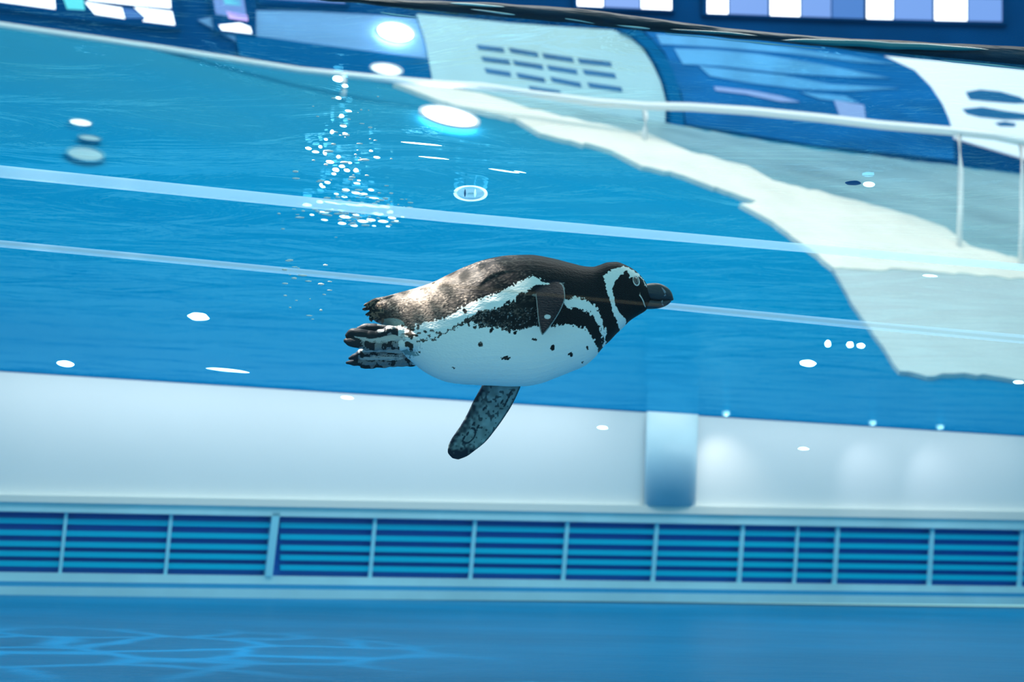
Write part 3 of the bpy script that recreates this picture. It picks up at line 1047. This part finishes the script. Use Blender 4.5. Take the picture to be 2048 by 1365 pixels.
near = refine([(1080, 562, 1112, 560, -70, -70), (1070, 576, 1128, 574, -100, -98), (1071, 592, 1131, 594, -128, -126), (1073, 612, 1125, 614, -152, -148), (1075, 634, 1113, 636, -176, -170),
               (1078, 652, 1101, 653, -196, -190), (1081, 664, 1092, 664, -208, -206), (1083, 669, 1087, 669, -213, -213)], 26)
flipper(near, np.interp(np.linspace(0, 1, 26), [0, 0.2, 0.7, 1], [10, 6.5, 4.5, 2.5]), 1)
far = refine([(995, 690, 1068, 690, 60, 60), (981, 735, 1054, 735, 88, 92), (963, 772, 1041, 775, 100, 108), (946, 803, 1026, 808, 104, 116), (934, 828, 1010, 834, 104, 120), (919, 854, 990, 862, 102, 120),
              (904, 876, 970, 886, 100, 116), (896, 893, 950, 902, 100, 110), (895, 905, 933, 914, 100, 106), (904, 917, 917, 920, 102, 103)], 34)
flipper(far, np.interp(np.linspace(0, 1, 34), [0, 0.3, 0.8, 1], [10, 6.5, 4.5, 2.5]), 2)


def chain(path, pid, knob=0.0, seg=14):
    """tapering limb or toe: path of (u, v, w, r), rounded at both ends"""
    a = np.array(path, float)
    n = max(8, int(sum(math.dist(a[i][:3], a[i + 1][:3]) for i in range(len(a) - 1)) / 3))
    s = np.concatenate([[0], np.cumsum([math.dist(a[i][:3], a[i + 1][:3]) for i in range(len(a) - 1)])])
    tt = np.linspace(0, s[-1], n)
    q = np.stack([smooth_interp(list(zip(s, a[:, k])), tt) for k in range(4)], 1)
    ctr = [PP(*p[:3]) for p in q]
    rad = [p[3] * SC * (1 + knob * math.sin(i * 1.15)) for i, p in enumerate(q)]
    rr = []

    def ring(c, t, r):
        x = t.cross(Vector((0, 0, 1)))
        if x.length < 1e-4:
            x = t.cross(Vector((0, 1, 0)))
        x.normalize()
        y = t.cross(x)
        return [c + (x * math.cos(2 * PI * k / seg) + y * math.sin(2 * PI * k / seg)) * r for k in range(seg)]
    for i in range(n):
        t = (ctr[min(i + 1, n - 1)] - ctr[max(i - 1, 0)]).normalized()
        if i == 0:
            for f in (0.95, 0.7, 0.35):
                rr.append(ring(ctr[0] - t * rad[0] * f, t, rad[0] * math.sqrt(1 - f * f)))
        rr.append(ring(ctr[i], t, rad[i]))
        if i == n - 1:
            for f in (0.35, 0.7, 0.95):
                rr.append(ring(ctr[-1] + t * rad[-1] * f, t, rad[-1] * math.sqrt(1 - f * f)))
    add_loft(rr, pid)


# tail: stiff pointed feathers
for fw in (-18, -6, 6, 18):
    for (v0, u1, v1, r) in ((602, 727, 611, 7), (612, 724, 619, 7), (624, 730, 630, 7), (634, 739, 641, 6)):
        chain([(785, v0 * 0.6 + 250, fw, r + 3), (757, v0, fw, r), (741, (v0 + v1) / 2, fw * 1.2, r * 0.7), (u1 + abs(fw) * 0.25, v1 + fw * 0.12, fw * 1.3, 1.6)], 0)
# near foot (upper in view): leg, three toes with knuckles and pads
chain([(850, 684, -44, 26), (826, 680, -50, 22), (806, 676, -52, 19), (792, 674, -52, 15)], 3)
chain([(800, 666, -58, 13), (782, 663, -60, 11.5), (764, 669, -62, 10.5), (748, 672, -62, 9)], 3, 0.10)
chain([(751, 672, -62, 9), (741, 672, -63, 11), (732, 672, -63, 8)], 3)
chain([(733, 670, -62, 10), (716, 668, -64, 11), (704, 666, -65, 9), (695, 671, -65, 5)], 3)
chain([(790, 660, -36, 9), (764, 658, -34, 8), (748, 656, -34, 9), (732, 656, -35, 9), (716, 658, -36, 4)], 3)
chain([(806, 688, -58, 13), (784, 688, -62, 11), (762, 692, -64, 10), (742, 692, -65, 10), (722, 690, -66, 9)], 3, 0.13)
chain([(722, 689, -66, 9), (711, 685, -67, 11), (699, 684, -67, 9), (692, 682, -67, 5)], 3)
# web between the toes
chain([(806, 676, -64, 8), (772, 679, -66, 6), (748, 682, -67, 5), (730, 679, -68, 4), (712, 675, -69, 3)], 5)
# far foot (lower in view)
chain([(846, 712, 6, 24), (824, 712, 10, 19), (800, 714, 12, 17), (786, 715, 14, 14)], 4)
chain([(796, 708, 4, 13), (770, 708, 0, 10), (745, 706, -2, 10), (724, 707, -4, 9), (712, 713, -4, 7), (700, 717, -4, 4)], 4, 0.10)
chain([(796, 718, 12, 13), (770, 720, 10, 11), (742, 722, 8, 9), (722, 724, 8, 9), (706, 725, 8, 7), (694, 726, 8, 3)], 4, 0.08)
chain([(800, 722, 26, 11), (776, 725, 26, 9), (752, 729, 26, 8), (736, 731, 26, 8), (724, 733, 26, 4)], 4, 0.10)
chain([(826, 726, 14, 8), (806, 727, 14, 7), (780, 728, 14, 7), (766, 731, 16, 6), (756, 732, 16, 4)], 4, 0.08)
chain([(800, 700, -6, 7), (770, 699, -14, 5), (745, 699, -16, 5), (728, 700, -14, 4)], 5)
chain([(800, 713, 2, 8), (765, 714, -3, 6), (740, 715, -3, 5), (722, 716, -2, 3)], 5)

# one skin: join all pieces and remesh into a single continuous body
bm = bmesh.new()
kd_pts = []
for vs, fs, pid in pieces:
    bv = [bm.verts.new(p) for p in vs]
    for f in fs:
        try:
            bm.faces.new([bv[i] for i in f])
        except ValueError:
            pass
    kd_pts += [(p, pid) for p in vs]
bmesh.ops.recalc_face_normals(bm, faces=bm.faces)
tmp_me = bpy.data.meshes.new('body_raw')
bm.to_mesh(tmp_me)
bm.free()
tmp = bpy.data.objects.new('body_raw', tmp_me)
C.objects.link(tmp)
md = tmp.modifiers.new('remesh', 'REMESH')
md.mode = 'VOXEL'
md.voxel_size = 0.00135
sm = tmp.modifiers.new('smooth', 'SMOOTH')
sm.factor = 0.5
sm.iterations = 4
bpy.context.view_layer.update()
dg = bpy.context.evaluated_depsgraph_get()
body_me = bpy.data.meshes.new_from_object(tmp.evaluated_get(dg))
body_me.name = 'body'
bpy.data.objects.remove(tmp)

# ---------------------------------------------------------------- plumage
nv = len(body_me.vertices)
co = np.empty(nv * 3)
body_me.vertices.foreach_get('co', co)
co = co.reshape(-1, 3)
U, V, Wd = UV(co)
kd = kdtree.KDTree(len(kd_pts))
for i, (p, pid) in enumerate(kd_pts):
    kd.insert(p, i)
kd.balance()
PID = np.zeros(nv, int)
cand = np.where((U < 860) | (V > 770) | ((Wd < -60) & (U > 1050) & (U < 1145)))[0]
for i in cand:
    PID[i] = kd_pts[kd.find(co[i])[1]][1]


def inside(poly, u, v):
    p = np.array(poly, float)
    r = np.zeros(u.shape, bool)
    j = len(p) - 1
    for i in range(len(p)):
        xi, yi, xj, yj = p[i, 0], p[i, 1], p[j, 0], p[j, 1]
        c = ((yi > v) != (yj > v)) & (u < (xj - xi) * (v - yi) / (yj - yi + 1e-12) + xi)
        r ^= c
        j = i
    return r


def fnoise(u, v, s, seed):
    """cheap smooth value noise, vectorised"""
    x, y = u * s + seed * 17.3, v * s + seed * 7.7
    xi, yi = np.floor(x).astype(np.int64), np.floor(y).astype(np.int64)
    fx, fy = x - xi, y - yi
    fx, fy = fx * fx * (3 - 2 * fx), fy * fy * (3 - 2 * fy)

    def h(a, b):
        n = (a * 374761393 + b * 668265263 + seed * 1442695) & 0x7fffffff
        n = ((n ^ (n >> 13)) * 1274126177) & 0x7fffffff
        return ((n ^ (n >> 16)) & 0xffff) / 65535.0
    return (h(xi, yi) * (1 - fx) + h(xi + 1, yi) * fx) * (1 - fy) + (h(xi, yi + 1) * (1 - fx) + h(xi + 1, yi + 1) * fx) * fy


ju = U + (fnoise(U, V, 0.23, 1) - 0.5) * 7 + (fnoise(U, V, 0.55, 2) - 0.5) * 3
jv = V + (fnoise(U, V, 0.26, 3) - 0.5) * 8 + (fnoise(U, V, 0.55, 4) - 0.5) * 4

stripe = [(818, 664), (834, 649), (865, 642), (895, 635), (918, 618), (958, 600), (1005, 581), (1045, 560), (1068, 552), (1084, 560), (1101, 569), (1115, 580), (1128, 598), (1143, 598), (1150, 592), (1164, 597), (1188, 608),
          (1199, 625), (1207, 644), (1211, 665), (1212, 700), (1205, 703), (1206, 686), (1203, 667), (1194, 644), (1180, 626), (1159, 616), (1141, 618), (1131, 612), (1118, 600), (1101, 580), (1089, 572), (1073, 570), (1058, 581),
          (1035, 590), (1030, 602), (1000, 614), (984, 618), (956, 621), (949, 628), (926, 642), (911, 653), (890, 665), (869, 675), (843, 682), (822, 693), (806, 697)]
belly = [(790, 700), (822, 694), (843, 684), (869, 677), (892, 668), (911, 656), (926, 650), (947, 645), (963, 653), (984, 656), (1017, 654), (1000, 657), (1023, 662), (1047, 658), (1070, 652), (1101, 656), (1115, 649), (1131, 649),
         (1152, 653), (1171, 658), (1180, 665), (1188, 679), (1194, 691), (1197, 706), (1194, 730), (1150, 800), (850, 800), (780, 740)]
head = [(1294, 575), (1287, 560), (1279, 549), (1265, 539), (1248, 533), (1234, 536), (1218, 543), (1207, 553), (1208, 561), (1212, 574), (1218, 597), (1225, 621), (1234, 644), (1240, 665), (1252, 655), (1251, 640), (1244, 630), (1237, 623), (1231, 611),
        (1227, 597), (1225, 578), (1228, 567), (1239, 553), (1253, 540), (1258, 548), (1260, 557), (1266, 555), (1273, 556), (1277, 562), (1279, 553), (1284, 558), (1290, 570), (1292, 576)]
white = inside(stripe, ju, jv) | inside(belly, ju, jv)
hu = U + (fnoise(U, V, 0.3, 5) - 0.5) * 4
hv = V + (fnoise(U, V, 0.3, 6) - 0.5) * 4
white |= inside(head, hu, hv)
# the crown's white brow stops short of the top of the head
spots = [(960, 689, 5, 5), (1012, 717, 10, 3.2), (1105.5, 696, 4.2, 5), (1141, 709, 5, 4.5), (1174.7, 697, 2.6, 4), (1070, 679, 5, 3), (1110, 653, 3, 3), (1030, 666, 4.5, 3.5), (908, 736, 4, 1.3), (1166, 726, 2, 1.5), (850, 663, 5, 2.5),
         (864, 663, 4, 2.5), (874, 667, 3, 2.5), (881, 667, 3, 3), (869, 681, 5, 2.5), (845, 681, 6, 3), (826, 679, 5, 6), (838, 668, 4, 3), (858, 672, 3, 2), (836, 655, 3, 6), (930, 622, 4, 5), (1017, 605, 4, 4), (988, 652, 5, 4),
         (983, 661, 4.5, 4.5), (950, 655, 4.5, 3.5), (963, 652, 5, 5), (1005, 655, 4, 7), (1018, 661, 3, 6), (1043, 652, 5, 7), (978, 652, 4, 3), (937, 650, 3, 3), (815, 685, 3, 6), (822, 664, 2, 8), (816, 670, 5, 6), (832, 690, 6, 2.5)]
dark_spot = np.zeros(nv, bool)
for su, sv, ra, rb_ in spots:
    dark_spot |= ((ju * 0.5 + U * 0.5 - su) / ra) ** 2 + ((jv * 0.5 + V * 0.5 - sv) / rb_) ** 2 < 1

BLACK = np.array([0.006, 0.007, 0.011])
BROWN = np.array([0.30, 0.255, 0.225])
WHITE = np.array([0.80, 0.83, 0.83])
col = np.tile(BLACK, (nv, 1))
# brown-edged feathers over the back, with the rump's lit highlight painted in
nrm = np.empty(nv * 3)
body_me.vertices.foreach_get('normal', nrm)
up = nrm.reshape(-1, 3)[:, 2:3][:, 0] ** 2
f1 = fnoise(U + V * 0.3, V * 1.3, 0.36, 8) * (1 - up) + fnoise(U, Wd * 1.3, 0.36, 8) * up
f2 = fnoise(U, V * 1.5, 0.05, 9) * (1 - up) + fnoise(U, Wd, 0.05, 9) * up
fe = np.clip((f1 - 0.5) * 3, 0, 1) * np.clip((f2 - 0.2) * 2, 0, 1) * np.clip((1130 - U) / 260, 0, 1) ** 1.3
fe = np.maximum(fe, 0.55 * np.clip(1 - np.abs(U - 850) / 110, 0, 1) * np.clip(f1 * 1.6, 0, 1))
col += (BROWN - BLACK) * fe[:, None]
col = np.where((white & ~dark_spot)[:, None], WHITE, col)
# pale flecks in the flank band
fl = (fnoise(U, V, 0.5, 11) > 0.83) & (U > 960) & (U < 1110) & (V > 615) & (V < 660) & ~white
col[fl] = (0.16, 0.20, 0.23)
# under-tail patch
ut = ((U - 782) / 27) ** 2 + ((V - 650) / 13) ** 2 < 1
col[ut & (PID == 0)] = (0.16, 0.25, 0.25)
tl = (U < 768) & (PID == 0) & (fnoise(U, V, 0.3, 12) > 0.62) & (V > 603)
col[tl] = (0.16, 0.12, 0.09)
# vent fold of the belly, grey-green
vf = inside([(797, 695), (826, 697), (838, 712), (815, 714)], ju, jv) & (PID == 0)
col[vf] = (0.22, 0.33, 0.34)
# near flipper: black above, its lit edges painted pale, and a wing-tip dot
nf = PID == 1
col[nf] = (0.003, 0.007, 0.016)
edge_l = np.interp(V, [r[1] for r in near], [r[0] for r in near])
edge_r = np.interp(V, [r[3] for r in near], [r[2] for r in near])
col[nf & ((U - edge_l) < 2.2) & (V > 588)] = (0.20, 0.24, 0.25)
col[nf & ((edge_r - U) < 2.4) & (V > 566)] = (0.22, 0.28, 0.30)
col[nf & (((U - 1095) / 6.5) ** 2 + ((V - 634) / 4.5) ** 2 < 1) & (Wd < -150)] = (0.42, 0.50, 0.55)
# far flipper: mottled grey below, dark rear edge and tip
ff = PID == 2
fb = 0.5 + 0.5 * fnoise(U, V, 0.12, 13)
eL = np.interp(V, [r[1] for r in far], [r[0] for r in far])
eR = np.interp(V, [r[3] for r in far], [r[2] for r in far])
tt = np.clip((U - eL) / np.maximum(4, eR - eL), 0, 1)
base = np.array([0.20, 0.29, 0.30])[None] * fb[:, None] * 1.25
dk_ = np.clip(1.15 - tt * 3.2 + (fnoise(U, V, 0.16, 14) - 0.5) * 0.9, 0, 1)
dk_ = np.maximum(dk_, np.clip((V - 888) / 16 + (fnoise(U, V, 0.2, 15) - 0.5), 0, 1))
dk_ = np.maximum(dk_, np.clip((tt - 0.93) * 18, 0, 1))
dk_ = np.maximum(dk_, ((fnoise(U, V, 0.21, 16) > 0.74)) * 0.8)
# dark loop marking near the tip and short bars along the front edge
lu, lv = (U - 938) * 0.8 + (V - 872) * 0.6, -(U - 938) * 0.6 + (V - 872) * 0.8
lr = np.sqrt((lu / 10) ** 2 + (lv / 17) ** 2)
dk_ = np.maximum(dk_, (np.abs(lr - 1) < 0.14) * 0.95 * (lu > -6))
for bu, bv_ in ((1014, 802), (1018, 794), (1021, 786), (1010, 810), (1004, 804), (947, 848), (956, 854), (968, 818), (935, 868), (928, 876)):
    a, b = (U - bu) * 0.85 + (V - bv_) * 0.5, -(U - bu) * 0.5 + (V - bv_) * 0.85
    dk_ = np.maximum(dk_, ((a / 2) ** 2 + (b / 5) ** 2 < 1) * 0.95)
fcol = base * (1 - dk_[:, None]) + np.array([0.008, 0.016, 0.032])[None] * dk_[:, None]
fcol[Wd > 130] = BLACK
col = np.where(ff[:, None], fcol, col)
# feet: grey skin mottled with black, black pads at the toe tips
ft = PID >= 3
mot = fnoise(U, V * 1.2, 0.115, 18) + 0.35 * (fnoise(U, V, 0.3, 19) - 0.5)
skin = np.where((mot > 0.56)[:, None], np.array([0.17, 0.19, 0.21])[None], np.array([0.014, 0.018, 0.026])[None])
# creases across the toes
skin = np.where(((np.sin(U * 0.62 + V * 0.2) > 0.86) & (U > 748) & (mot > 0.4))[:, None], np.array([0.26, 0.26, 0.26])[None] * (0.55 + 0.45 * fnoise(U, V, 0.3, 20))[:, None], skin)
skin[(U < 754) & (PID == 3) & ((V < 680) | (U < 718))] = (0.018, 0.022, 0.030)
skin[(U < 716) & (PID == 4)] = (0.015, 0.022, 0.034)
skin[PID == 5] = (0.42, 0.43, 0.43)
near_leg = (PID == 3) & (U > 796)
skin = np.where(near_leg[:, None], np.where((mot > 0.60)[:, None], np.array([0.03, 0.026, 0.024])[None], np.array([0.62, 0.65, 0.66])[None]), skin)
col = np.where(ft[:, None], skin, col)

ca = body_me.color_attributes.new('plumage', 'FLOAT_COLOR', 'POINT')
ca.data.foreach_set('color', np.concatenate([col, np.ones((nv, 1))], 1).astype(np.float32).ravel())

pm = bpy.data.materials.new('penguin_plumage')
pm.use_nodes = True
nt = pm.node_tree
pb = nt.nodes['Principled BSDF']
at = nt.nodes.new('ShaderNodeAttribute')
at.attribute_name = 'plumage'
nt.links.new(at.outputs['Color'], pb.inputs['Base Color'])
pb.inputs['Roughness'].default_value = 0.5
pb.inputs['Specular IOR Level'].default_value = 0.06
pb.inputs['Sheen Weight'].default_value = 0.0
tc = nt.nodes.new('ShaderNodeTexCoord')
mp = nt.nodes.new('ShaderNodeMapping')
mp.inputs['Scale'].default_value = (0.55, 1, 1)
nt.links.new(tc.outputs['Object'], mp.inputs['Vector'])
v1 = nt.nodes.new('ShaderNodeTexVoronoi')
v1.inputs['Scale'].default_value = 230
n1 = nt.nodes.new('ShaderNodeTexNoise')
n1.inputs['Scale'].default_value = 420
n1.inputs['Detail'].default_value = 2
ad = nt.nodes.new('ShaderNodeMath')
ad.operation = 'ADD'
bp_ = nt.nodes.new('ShaderNodeBump')
bp_.inputs['Strength'].default_value = 0.35
bp_.inputs['Distance'].default_value = 0.0015
nt.links.new(mp.outputs['Vector'], v1.inputs['Vector'])
nt.links.new(mp.outputs['Vector'], n1.inputs['Vector'])
nt.links.new(v1.outputs['Distance'], ad.inputs[0])
nt.links.new(n1.outputs['Fac'], ad.inputs[1])
nt.links.new(ad.outputs[0], bp_.inputs['Height'])
nt.links.new(bp_.outputs['Normal'], pb.inputs['Normal'])
body = link('body', body_me, pm, proot, True)

# ---------------------------------------------------------------- bill
M['bill'] = mat('dark_horn_bill', (0.016, 0.022, 0.034), 0.34, bump=0.2, bscale=160, stretch=(0.25, 1, 1.6))
M['bill_mark'] = mat('grey_bill_mark', (0.22, 0.27, 0.33), 0.4)
M['gape'] = mat('pale_gape_skin', (0.62, 0.62, 0.60), 0.5)


def bill_part(name, top_t, bot_t, wid_t, m):
    xs = np.linspace(top_t[0][0], top_t[-1][0], 30)
    a, b, w = smooth_interp(top_t, xs), smooth_interp(bot_t, xs), smooth_interp(wid_t, xs)
    bm = bmesh.new()
    rr = []
    for x, y0, y1, ww in zip(xs, a, b, w):
        c, h = (y0 + y1) / 2, max(0.3, (y1 - y0) / 2)
        rr.append([bm.verts.new(PP(x, c - h * math.cos(2 * PI * k / 24), 0) + Vector((0, ww * SC * math.copysign(abs(math.sin(2 * PI * k / 24)) ** 0.8, math.sin(2 * PI * k / 24)), 0))) for k in range(24)])
    for p, q in zip(rr[:-1], rr[1:]):
        for k in range(24):
            bm.faces.new((p[k], p[(k + 1) % 24], q[(k + 1) % 24], q[k]))
    bm.faces.new(rr[0])
    bm.faces.new(rr[-1])
    bmesh.ops.recalc_face_normals(bm, faces=bm.faces)
    me = bpy.data.meshes.new(name)
    bm.to_mesh(me)
    bm.free()
    return link(name, me, m, proot, True)


ub = bill_part('upper_bill', [(1276, 580), (1286, 572), (1294, 568), (1306, 566.5), (1316, 567), (1328, 571), (1338, 578), (1344, 587), (1347, 598)],
               [(1276, 594), (1286, 597), (1294, 599), (1306, 601), (1316, 602.5), (1328, 602), (1338, 601), (1344, 602), (1347, 600)],
               [(1276, 28), (1286, 22), (1294, 18), (1306, 15), (1316, 13), (1328, 11), (1338, 8), (1344, 5), (1347, 1.5)], M['bill'])
lb = bill_part('lower_bill', [(1280, 592), (1294, 597), (1306, 599.5), (1316, 601), (1328, 600.5), (1337, 600), (1342, 601)],
               [(1280, 616), (1294, 619), (1306, 618.5), (1316, 617.5), (1328, 614), (1337, 609), (1342, 604)],
               [(1280, 22), (1294, 16), (1306, 14), (1316, 12), (1328, 10), (1337, 6), (1342, 2)], M['bill'])


def surf_tube(name, pts, r, m, parent, wf):
    return tube(name, [PP(u, v, 0) + Vector((0, -(wf(u, v)) * SC, 0)) for u, v in pts], [x * SC for x in r], m, parent, 8)


from mathutils.bvhtree import BVHTree
bvh = BVHTree.FromPolygons([v.co.copy() for v in body_me.vertices], [tuple(p.vertices) for p in body_me.polygons])


def skin_w(u, v, side=-1):
    """how far out the skin lies at a profile point"""
    o = PP(u, v, 0) + Vector((0, side * 0.4, 0))
    h = bvh.ray_cast(o, Vector((0, -side, 0)))
    return abs(h[0].y) / SC if h[0] is not None else body_w(u, v)


def skin_n(u, v, side=-1):
    o = PP(u, v, 0) + Vector((0, side * 0.4, 0))
    h = bvh.ray_cast(o, Vector((0, -side, 0)))
    n = h[1] if h[0] is not None else Vector((0, side, 0))
    return n if n.y * side > 0 else -n


bill_w = lambda u, v: float(np.interp(u, [1276, 1294, 1316, 1328, 1338, 1346], [27, 17.5, 12.6, 10.4, 7.4, 2.5]))
mk1 = surf_tube('bill_stripe', [(1322, 576), (1326, 581), (1329, 586), (1330, 591), (1327, 593)], [0.6, 1.8, 2.6, 2.4, 0.8], M['bill_mark'], ub, bill_w)
mk1['label'] = 'pale grey crescent near the bill tip'
mk2 = surf_tube('bill_stripe', [(1324, 601), (1322, 605), (1323, 609), (1326, 612)], [0.7, 1.7, 1.7, 0.6], M['bill_mark'], lb, bill_w)
mk2['label'] = 'pale grey crescent on the lower bill'
gp = surf_tube('gape',  [(1277, 587), (1276, 592), (1280, 597), (1284, 604), (1286, 610), (1289, 615)], [0.8, 1.5, 1.1, 1.2, 1.2, 0.7], M['gape'], None,
               lambda u, v: max(skin_w(u, v), float(np.interp(u, [1276, 1294], [28, 18]))) + 0.6)
gp.parent = proot
gp['label'] = 'thin pale skin line at the corner of the mouth'

# ---------------------------------------------------------------- eyes
M['iris'] = mat('brown_grey_iris', (0.11, 0.075, 0.075), 0.2, coat=0.6)
M['pupil'] = mat('black_pupil', (0.004, 0.004, 0.006), 0.08, coat=1.0)
M['eyelid'] = mat('pale_eye_ring', (0.62, 0.62, 0.62), 0.4)
for side in (-1, 1):
    w = skin_w(1268, 564, side)
    c = PP(1268, 564, 0) + Vector((0, side * (w - 1.0) * SC, 0))

    def disc(name, ru, rv, rw, m, parent, du=0, dv=0, out=0.0):
        bm = bmesh.new()
        bmesh.ops.create_uvsphere(bm, u_segments=24, v_segments=12, radius=1.0)
        for v in bm.verts:
            v.co = Vector((v.co.x * ru * SC + du * SC, v.co.y * rw * SC + side * out * SC, v.co.z * rv * SC - dv * SC)) + (c if parent is proot else Vector((0, 0, 0)))
        me = bpy.data.meshes.new(name)
        bm.to_mesh(me)
        bm.free()
        return link(name, me, m, parent, True)
    eye = bpy.data.objects.new('eye', None)
    bm = bmesh.new()
    bmesh.ops.create_uvsphere(bm, u_segments=24, v_segments=14, radius=1.0)
    for v in bm.verts:
        v.co = Vector((v.co.x * 5.8 * SC, v.co.y * 5 * SC, v.co.z * 8.2 * SC))
    me = bpy.data.meshes.new('eye')
    bm.to_mesh(me)
    bm.free()
    eye = link('eye', me, M['iris'], proot, True)
    eye.location = c
    nn = sum((skin_n(1268 + a, 564 + b, side) for a in (-5, 0, 5) for b in (-7, 0, 7)), Vector()).normalized()
    eye.rotation_mode = 'QUATERNION'
    eye.rotation_quaternion = Vector((0, side, 0)).rotation_difference(nn)
    eye['label'] = 'brown eye inside a pale ring'
    disc('pupil', 3.0, 4.8, 2.0, M['pupil'], eye, -0.6, -0.4, 3.7)
    rp_ = [Vector((7.0 * SC * math.cos(a), side * 2.0 * SC, 10.2 * SC * math.sin(a))) for a in np.linspace(0, 2 * PI, 33)]
    er = tube('eye_ring', rp_, [SC * (1.2 + 0.35 * math.cos(a + 0.9)) for a in np.linspace(0, 2 * PI, 33)], M['eyelid'], None, 8)
    er.parent = eye

bpy.context.view_layer.update()

# wall washers
washer(1452, 4.5, (1.0, 0.92, 0.80), 75, 'small can lamp lighting the wall right of the pillar')
washer(1745, 2.0, (0.95, 0.97, 1.0), 80, 'small can lamp lighting the middle of the right wall')
washer(1880, 2.0, (0.95, 0.97, 1.0), 80, 'small can lamp lighting the wall near its right end')
# added unseen strip fill near the slope's edge, brightening the white wall below
for xa, xb, pw in ((-100, 1290, 5.2), (1405, 2150, 2.7)):
    p0, p1 = BACK.hit(xa, 741 + xa * 0.0635, 0.42), BACK.hit(xb, 741 + xb * 0.0635, 0.42)
    strip_l = area_light('wall_fill_light', (0, 0, 0), (0, 0, -1), (p1 - p0).length, 0.05, pw, (0.93, 0.97, 1.0))
    strip_l.location = (p0 + p1) / 2
    strip_l.location.z = WATER - 0.04
    zc = (BACK.n * 0.9 + Vector((0, 0, 0.45))).normalized()
    strip_l.rotation_euler = Matrix((along, zc.cross(along), zc)).transposed().to_euler()
